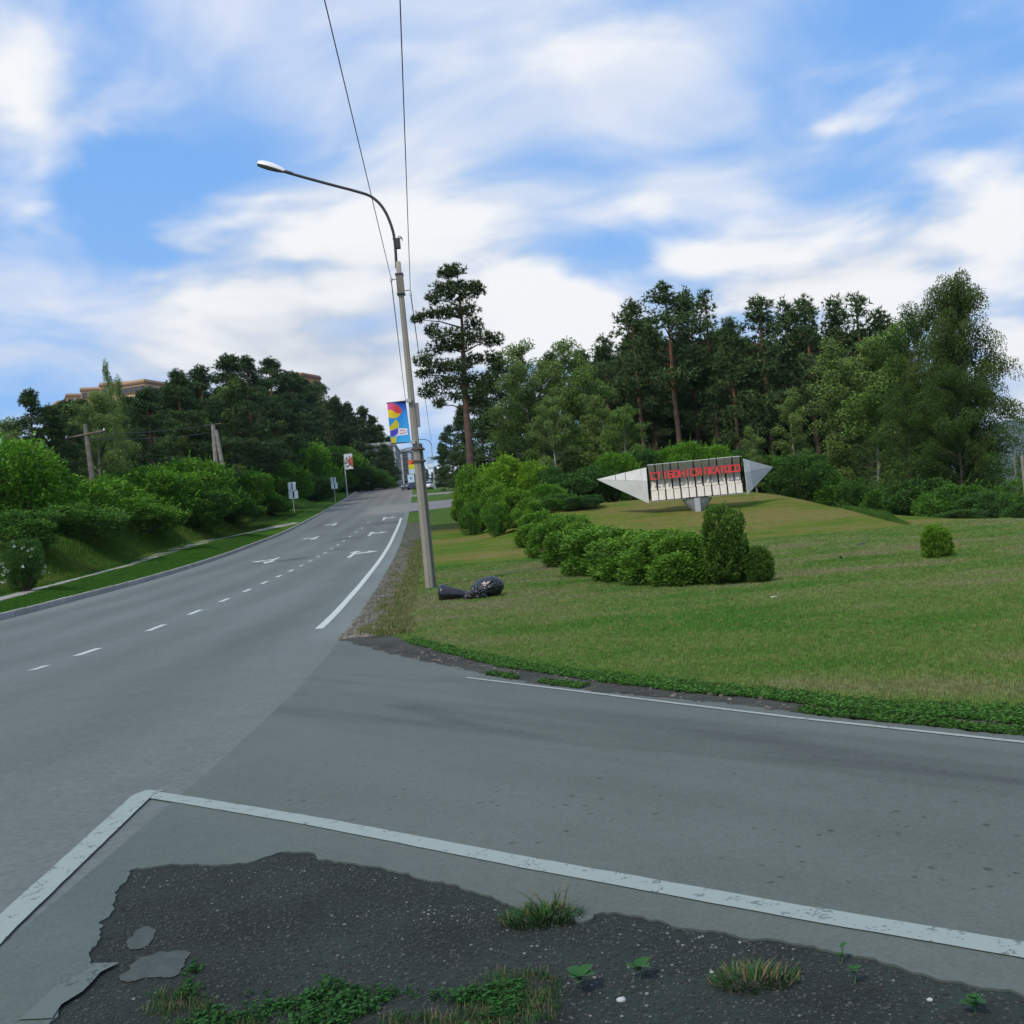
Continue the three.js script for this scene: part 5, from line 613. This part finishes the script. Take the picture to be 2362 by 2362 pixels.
// ---------------------------------------------------------------- grass
const bladeGeo = (n, h, w, spread, seed, bend = .4) => { const m = new MB(), r = rng(seed); for (let i = 0; i < n; i++) { const a = r() * 6.28, q = Math.sqrt(r()) * spread, x = Math.cos(a) * q, z = Math.sin(a) * q, hh = h * (.55 + .65 * r()), b = r() * 6.28, e = bend * hh * (.3 + r()), s = [Math.cos(b + 1.57) * w / 2, 0, Math.sin(b + 1.57) * w / 2], k = .8 + .4 * r(), c = [k, k, k]; const p0 = [x, 0, z], p1 = [x + Math.cos(b) * e * .35, hh * .6, z + Math.sin(b) * e * .35], p2 = [x + Math.cos(b) * e, hh, z + Math.sin(b) * e]; m.quad(add(p0, s, -1), add(p0, s), add(p1, s, .7), add(p1, s, -.7), c); m.tri(add(p1, s, -.7), add(p1, s, .7), p2, c); } return m.geo(); };
const grassM = new THREE.MeshPhysicalMaterial({ vertexColors: true, side: THREE.DoubleSide, roughness: .8, transmission: .3, thickness: 0, specularIntensity: .3 });
function scatter(name, geo, list, mat, label) { const im = new THREE.InstancedMesh(geo, mat, list.length), M = new THREE.Matrix4(), Q = new THREE.Quaternion(), E = new THREE.Euler(), C = new THREE.Color(); list.forEach(([x, y, z, s, ry, col, sy, tilt], i) => { E.set(tilt || 0, ry, 0); M.compose(new THREE.Vector3(x, y, z), Q.setFromEuler(E), new THREE.Vector3(s, s * (sy || 1), s)); im.setMatrixAt(i, M); im.setColorAt(i, C.setRGB(...col)); }); im.name = numbered(name); sh(im); scene.add(im); return tag(im, label, null, null, 'stuff'); }
{
  const r = rng(500), L = [], E = [], rank = [], tall = [];
  while (L.length < 270000) { const d = 3.6 + 36.7 * Math.pow(r(), 1.7), x = lerp(-3.8, d * .52 + 4.5, r()); const e = lawnDepth(x, d); if (e < .02 || (e < .3 && r() > e * 3.4)) continue; const c = lawnColor(x, d), k = 1.02 + .26 * r(), s = lerp(.8, 1.6, S(9, 34, d)) * (.7 + .6 * r()); L.push([x, H(x, d) - .004, -d, s, r() * 6.28, r() < .10 ? [.27 * k, .25 * k, .11 * k] : [c[0] * 1.4 * k, c[1] * 1.58 * k, c[2] * 2.5 * k], 1 - .35 * S(10, 34, d)]); }
  scatter('lawn_grass', bladeGeo(7, .045, .006, .035, 3), L, grassM, 'short mown grass of the lawn');
  // lush low weeds along the lawn's near edge and on the asphalt side of the earth strip
  const wm = new MB(), rr = rng(77); for (let i = 0; i < 9; i++) { const a = rr() * 6.28, q = rr() * .05; leaf(wm, [Math.cos(a) * q, .012 + rr() * .035, Math.sin(a) * q], nrm([Math.cos(a), .5 * rr(), Math.sin(a)]), .035, .026, [1, 1, 1], rr); } const weed = wm.geo();
  while (E.length < 15500) { const d = 2.5 + 14.2 * r(), x = lerp(-2.4, 8, r()); const b = (d - polyAt(lawnEdge, x)) * .75 + .12 * noise(x * 1.1, d * 1.1) + .05 * noise(x * 4, d * 4), band = .62 + .4 * noise(x * .9, 2); if (b < 0 || b > band || r() < Math.pow(b / band, 1.2) || x < -1.9 + .1) continue; const k = .7 + .6 * r(); E.push([x, .004, -d, .55 + .55 * r(), r() * 6.28, [.052 * k, .15 * k, .022 * k], .45 + r() * .5]); }
  while (E.length < 18500) { const t = r(), d = 2.5 + 12.7 * r(), x = lerp(-2.2, 8, r()); const b = d - polyAt(farEdge, x); if (b < -.02 || b > .3 || noise(x * 1.3 + 7, d * .6) < (x > 1.2 ? -.12 : .16) || r() < b * 2.2) continue; const k = .7 + .6 * r(); E.push([x, .012, -d, .5 + .6 * r(), r() * 6.28, [.046 * k, .13 * k, .018 * k], .7]); }
  scatter('low_weeds', weed, E, grassM, 'lush low weeds along the edge of the lawn');
  const clod = new THREE.IcosahedronGeometry(.022, 0); for (let i = 0; i < 9500; i++) { const d = 2.5 + 13.2 * r(), x = lerp(-3.2, 8, r()), b = d - polyAt(farEdge, x), e = polyAt(lawnEdge, x) - d; if (b < -.12 || e < -.3) continue; const k = .35 + .8 * r(); rank.push([x, .008, -d, .3 + 1.5 * r() * r(), r() * 6, [.15 * k, .135 * k, .115 * k], .6]); } for (let i = 0; i < 9000; i++) { const d = 17.7 + 43 * Math.pow(r(), 1.5), x = lerp(edgeX(d) - .05, grassX(d) + .3, r()); const k = .5 + 1.0 * r(); rank.push([x, H(x, d) + .006, -d, .4 + 1.7 * r() * r(), r() * 6, [.15 * k, .14 * k, .115 * k], .6]); }
  scatter('earth_clods', clod, rank, std(1, 1, 1, .95), 'small stones and clods on the bare earth strips');
  const vg = []; for (let i = 0; i < 7000; i++) { const d = 17.6 + 52 * Math.pow(r(), 1.4), x = lerp(edgeX(d) + .2, grassX(d) + .5, Math.pow(r(), .6)); if (noise(x * 1.6, d * .9) < .12 && x < grassX(d) - .1) continue; const k = .8 + .5 * r(), dry = r(); vg.push([x, H(x, d), -d, .9 + 1.1 * r(), r() * 6.28, dry < .45 ? [.27 * k, .24 * k, .12 * k] : [.12 * k, .18 * k, .04 * k], .9]); } scatter('verge_grass', bladeGeo(6, .06, .008, .06, 9), vg, grassM, 'sparse dry grass on the gravelly verge');
  // left verge: mown strip by the kerb, tall grass below the thicket
  const mv = []; while (mv.length < 70000) { const d = 25 + 75 * Math.pow(r(), 1.6), x = kerbX(d) - .1 - 5.4 * r(); if (d < PATH[PATH.length - 1][1] && Math.abs(x - pathX(d)) < .42) continue; const k = .85 + .4 * r(); mv.push([x, H(x, d), -d, 1.3 + .8 * r(), r() * 6.28, [.058 * k, .165 * k, .016 * k], .9]); } scatter('verge_lawn', bladeGeo(6, .06, .012, .06, 10), mv, grassM, 'bright mown grass between the kerb and the footpath');
  while (tall.length < 34000) { const d = 27 + 120 * Math.pow(r(), 1.7), dl = lerp(3.6, 17, Math.pow(r(), 1.2)) * (d > 70 ? .85 : 1), x = kerbX(d) - dl - .05; if (x < -d * .56 || x > pathX(d) - .7) continue; const n = noise(x * .25, d * .2), k = .8 + .5 * r(); const c = n > .12 ? [.13, .19, .03] : [.075, .165, .018]; tall.push([x, H(x, d) - .03, -d, (.5 + .5 * r()) * (.7 + .7 * S(5, 9, dl)), r() * 6.28, c.map(q => q * k), 1]); } scatter('tall_grass', bladeGeo(9, .55, .022, .16, 11, .5), tall, grassM, 'tall unmown grass below the left thicket');
  const back = []; for (let i = 0; i < 6000; i++) { const u = lerp(815, 905 + 8 * r(), r()), q = gp(u, lerp(497, 503, (u - 815) / 90) + 18 * (u - 815) / 90 + r() * 4); const x = q[0], d = q[1]; if (d > 75) continue; const k = .8 + .5 * r(); back.push([x, H(x, d), -d, (.2 + .5 * r() * r()) * S(905, 885, u) * S(815, 830, u) + .08, r() * 6.28, [.06 * k, .14 * k, .018 * k], 1]); } scatter('bank_grass', bladeGeo(8, .5, .03, .2, 12, .5), back, grassM, 'fresh green grass on the bank right of the monument');
}
// ---------------------------------------------------------------- foreground gravel, tufts and weeds
{
  const W2 = []; const inGravel = (() => { const P = gravelLine; return (x, d) => { let best = 1e9, side = 0; for (let i = 0; i + 1 < P.length; i++) { const [ax, ad] = P[i], [bx, bd] = P[i + 1], ex = bx - ax, ed = bd - ad, t = Math.max(0, Math.min(1, ((x - ax) * ex + (d - ad) * ed) / (ex * ex + ed * ed))), q = Math.hypot(x - ax - ex * t, d - ad - ed * t); if (q < best) { best = q; side = ex * (d - ad) - ed * (x - ax); } } return side < 0 ? best : -best; }; })();
  const r = rng(900), L = [], geo = new THREE.IcosahedronGeometry(.006, 0); while (L.length < 46000) { const d = 2.4 + 3.4 * Math.pow(r(), .8), x = lerp(-2.3, d * .52 + .1, r()); if (inGravel(x, d) < .02) continue; const s = .35 + 1.5 * Math.pow(r(), 4), w = r() < .015 + .10 * S(.05, .4, fbm(x * 1.1, d * 2.2, 3)); const k = w ? .07 + .13 * r() : .015 + .045 * r(); L.push([x, .005, -d, s * .8, r() * 6, [k * .92, k * 1.02, k * .98], .55]); } scatter('gravel', geo, L, std(1, 1, 1, .95), 'dark and pale grains of loose gravel');
  // two loose grey stones
  const stone = (u, v, s, label) => { const [x, d] = gp(u, v); const g = blobGeo(([a, b, c]) => { const w = 1 + .3 * noise(a * 2 + u, b * 2 + c * 2); return [a * s * w, b * s * .55 * w, c * s * .8 * w]; }, 14, 10); const m = single('stone', g, std(.38, .42, .42, .85), label, 'stone'); m.position.set(x, .004 + s * .3, -d); };
  stone(621.5, 1002.5, .016, 'pale grey stone lying below the two leafy seedlings'); stone(930, 1002, .010, 'small pale stone at the lower right'); stone(712, 974, .007, 'tiny pale stone on the gravel between the seedlings');
  // grass tufts
  const tuftThing = (u, v, rx, n, h, label, dryShare, seed) => { const [x, d] = gp(u, v), q = rng(seed), m = new MB(); for (let i = 0; i < n; i++) { const a = q() * 6.28, R = Math.sqrt(q()), px = Math.cos(a) * R * rx, pz = Math.sin(a) * R * rx * .62; const hh = h * (.35 + .8 * q()) * (1.1 - .5 * R), b = a + (q() - .5) * 2.4, e = hh * (.5 + .9 * q()), w = .0035, s = [Math.cos(b + 1.57) * w, 0, Math.sin(b + 1.57) * w], k = .7 + .6 * q(), c = (q() < dryShare ? [.17, .145, .07] : [.032, .105, .026]).map(z => z * k); const p0 = [px, .003, pz], p1 = [px + Math.cos(b) * e * .4, hh * .65, pz + Math.sin(b) * e * .4], p2 = [px + Math.cos(b) * e, hh, pz + Math.sin(b) * e]; m.quad(add(p0, s, -1), add(p0, s), add(p1, s, .7), add(p1, s, -.7), c); m.tri(add(p1, s, -.7), add(p1, s, .7), p2, c); } const o = thing('grass_tuft', label, 'grass tuft', [x, 0, -d]); const bl = part('blades', m.geo(), grassM, o); bl.userData.kind = 'stuff'; return o; };
  tuftThing(541, 921, .17, 620, .065, 'green grass tuft at the broken asphalt edge in the foreground', .16, 31); { const o = tuftThing(552, 915, .05, 30, .17, 'few thin tall grass stalks rising from the foreground tuft', .6, 33); } tuftThing(755, 983, .15, 330, .06, 'sparse grass tuft at the lower right among dry stalks', .35, 35);
  // leafy seedlings, leaf by leaf
  const leafShape = s => { const m = new MB(), N = 5; for (let i = 0; i < N; i++) { const t0 = i / N, t1 = (i + 1) / N, w = t => .42 * s * Math.pow(Math.sin(Math.PI * Math.min(1, t * .92 + .06)), .8), y = t => .10 * s * Math.sin(t * 2.6); for (const q of [1, -1]) { const a = [t0 * s, y(t0), 0], b = [t1 * s, y(t1), 0], c = [t1 * s, y(t1) + w(t1) * .25, q * w(t1)], e = [t0 * s, y(t0) + w(t0) * .25, q * w(t0)]; m.quad(a, b, c, e, [.030, .115, .030]); } } return m.geo(); };
  const seedling = (u, v, n, s, label, seed) => { const [x, d] = gp(u, v), q = rng(seed), o = thing('seedling', label, 'plant', [x, .004, -d]); part('stem', new MB().tube([[0, 0, 0], [.006, .03, 0], [.004, .055, .004]], [.003, .0025, .002], 5).geo(), std(.05, .11, .04), o); const gs = [leafShape(s), leafShape(s * .75)]; for (let i = 0; i < n; i++) { const lf = part('leaf', gs[i % 2], leafM, o); lf.position.set(0, .018 + .035 * q(), 0); lf.rotation.set(0, i / n * 6.28 + q(), .15 + .4 * q(), 'YXZ'); } };
  seedling(581, 992, 7, .062, 'broad leaved seedling growing in the gravel, left of the pair', 41); seedling(640, 981, 5, .055, 'broad leaved seedling growing in the gravel, right of the pair', 42); seedling(842, 964, 4, .028, 'tiny seedling near the asphalt edge at the lower right', 43); seedling(855, 985, 4, .032, 'small seedling right of the sparse grass tuft', 44); seedling(975, 1015, 5, .05, 'seedling at the lower right corner', 45);
  // low weeds at the bottom border
  const W = []; while (W.length < 800) { const u = lerp(185, 520, r()), v = lerp(972, 1050, r()); const [x, d] = gp(u, v); const n = fbm(x * 3 + 2, d * 3.4 + 1, 3); if (n < .12 - .35 * r() * r() * r() + .5 * S(1000, 972, v)) continue; const k = .55 + .8 * r(); W.push([x + (r() - .5) * .05, (r() - .5) * .002 + .004, -d + (r() - .5) * .05, .25 + .5 * r(), r() * 6.28, [.030 * k, .115 * k, .024 * k], .9]); } while (W2.length < 1300) { const u = lerp(150, 560, r()), v = lerp(968, 1050, r()); const [x, d] = gp(u, v); const n = fbm(x * 2.2 + 2, d * 2.6 + 1, 3); if (n < -.05 + .5 * S(1005, 968, v) || r() < .35) continue; const k = .6 + .8 * r(); W2.push([x, .004, -d, .5 + .6 * r(), r() * 6.28, r() < .25 ? [.17 * k, .15 * k, .07 * k] : [.040 * k, .11 * k, .026 * k], .9]); } scatter('thin_grass', bladeGeo(5, .036, .0035, .03, 15, .9), W2, grassM, 'thin grass blades among the weeds at the bottom border'); { const wm = new MB(), rr = rng(78); for (let i = 0; i < 10; i++) { const a = rr() * 6.28, q = rr() * .05; leaf(wm, [Math.cos(a) * q, .008 + rr() * .05, Math.sin(a) * q], nrm([Math.cos(a), .9 * rr(), Math.sin(a)]), .034, .017, [1, 1, 1], rr); } scatter('weeds', wm.geo(), W, grassM, 'green weeds spreading over the gravel at the bottom border'); }
  // small litter on the lawn
  const lit = (name, u, v, sz, col, label, cat) => { const [x, d] = gp(u, v); const m = single(name, blobGeo(([a, b, c]) => { const w = 1 + .35 * noise(a * 3 + u, b * 3 + c * 2); return [a * sz[0] * w, b * sz[1] * w, c * sz[2] * w]; }, 16, 10), std(...col, .7), label, cat); m.position.set(x, H(x, d) + sz[1] * .8, -d); };
  lit('litter', 841, 560, [.035, .07, .035], [.012, .012, .014], 'small black upright object on the right lawn', 'litter'); lit('litter', 861, 545.5, [.13, .045, .08], [.04, .045, .05], 'flat dark scrap lying on the lawn above the black upright object', 'litter'); lit('litter', 967, 571, [.05, .02, .04], [.05, .06, .05], 'small dark scrap on the lawn below the bright round bush', 'litter'); lit('litter', 535, 551, [.06, .09, .05], [.6, .55, .5], 'small pale scrap on the lawn left of the hedge', 'litter'); lit('litter', 774, 598, [.07, .02, .05], [.55, .55, .5], 'pale scrap of paper on the lawn right of the small rounded bush', 'litter');
}
renderer.render(scene, camera);
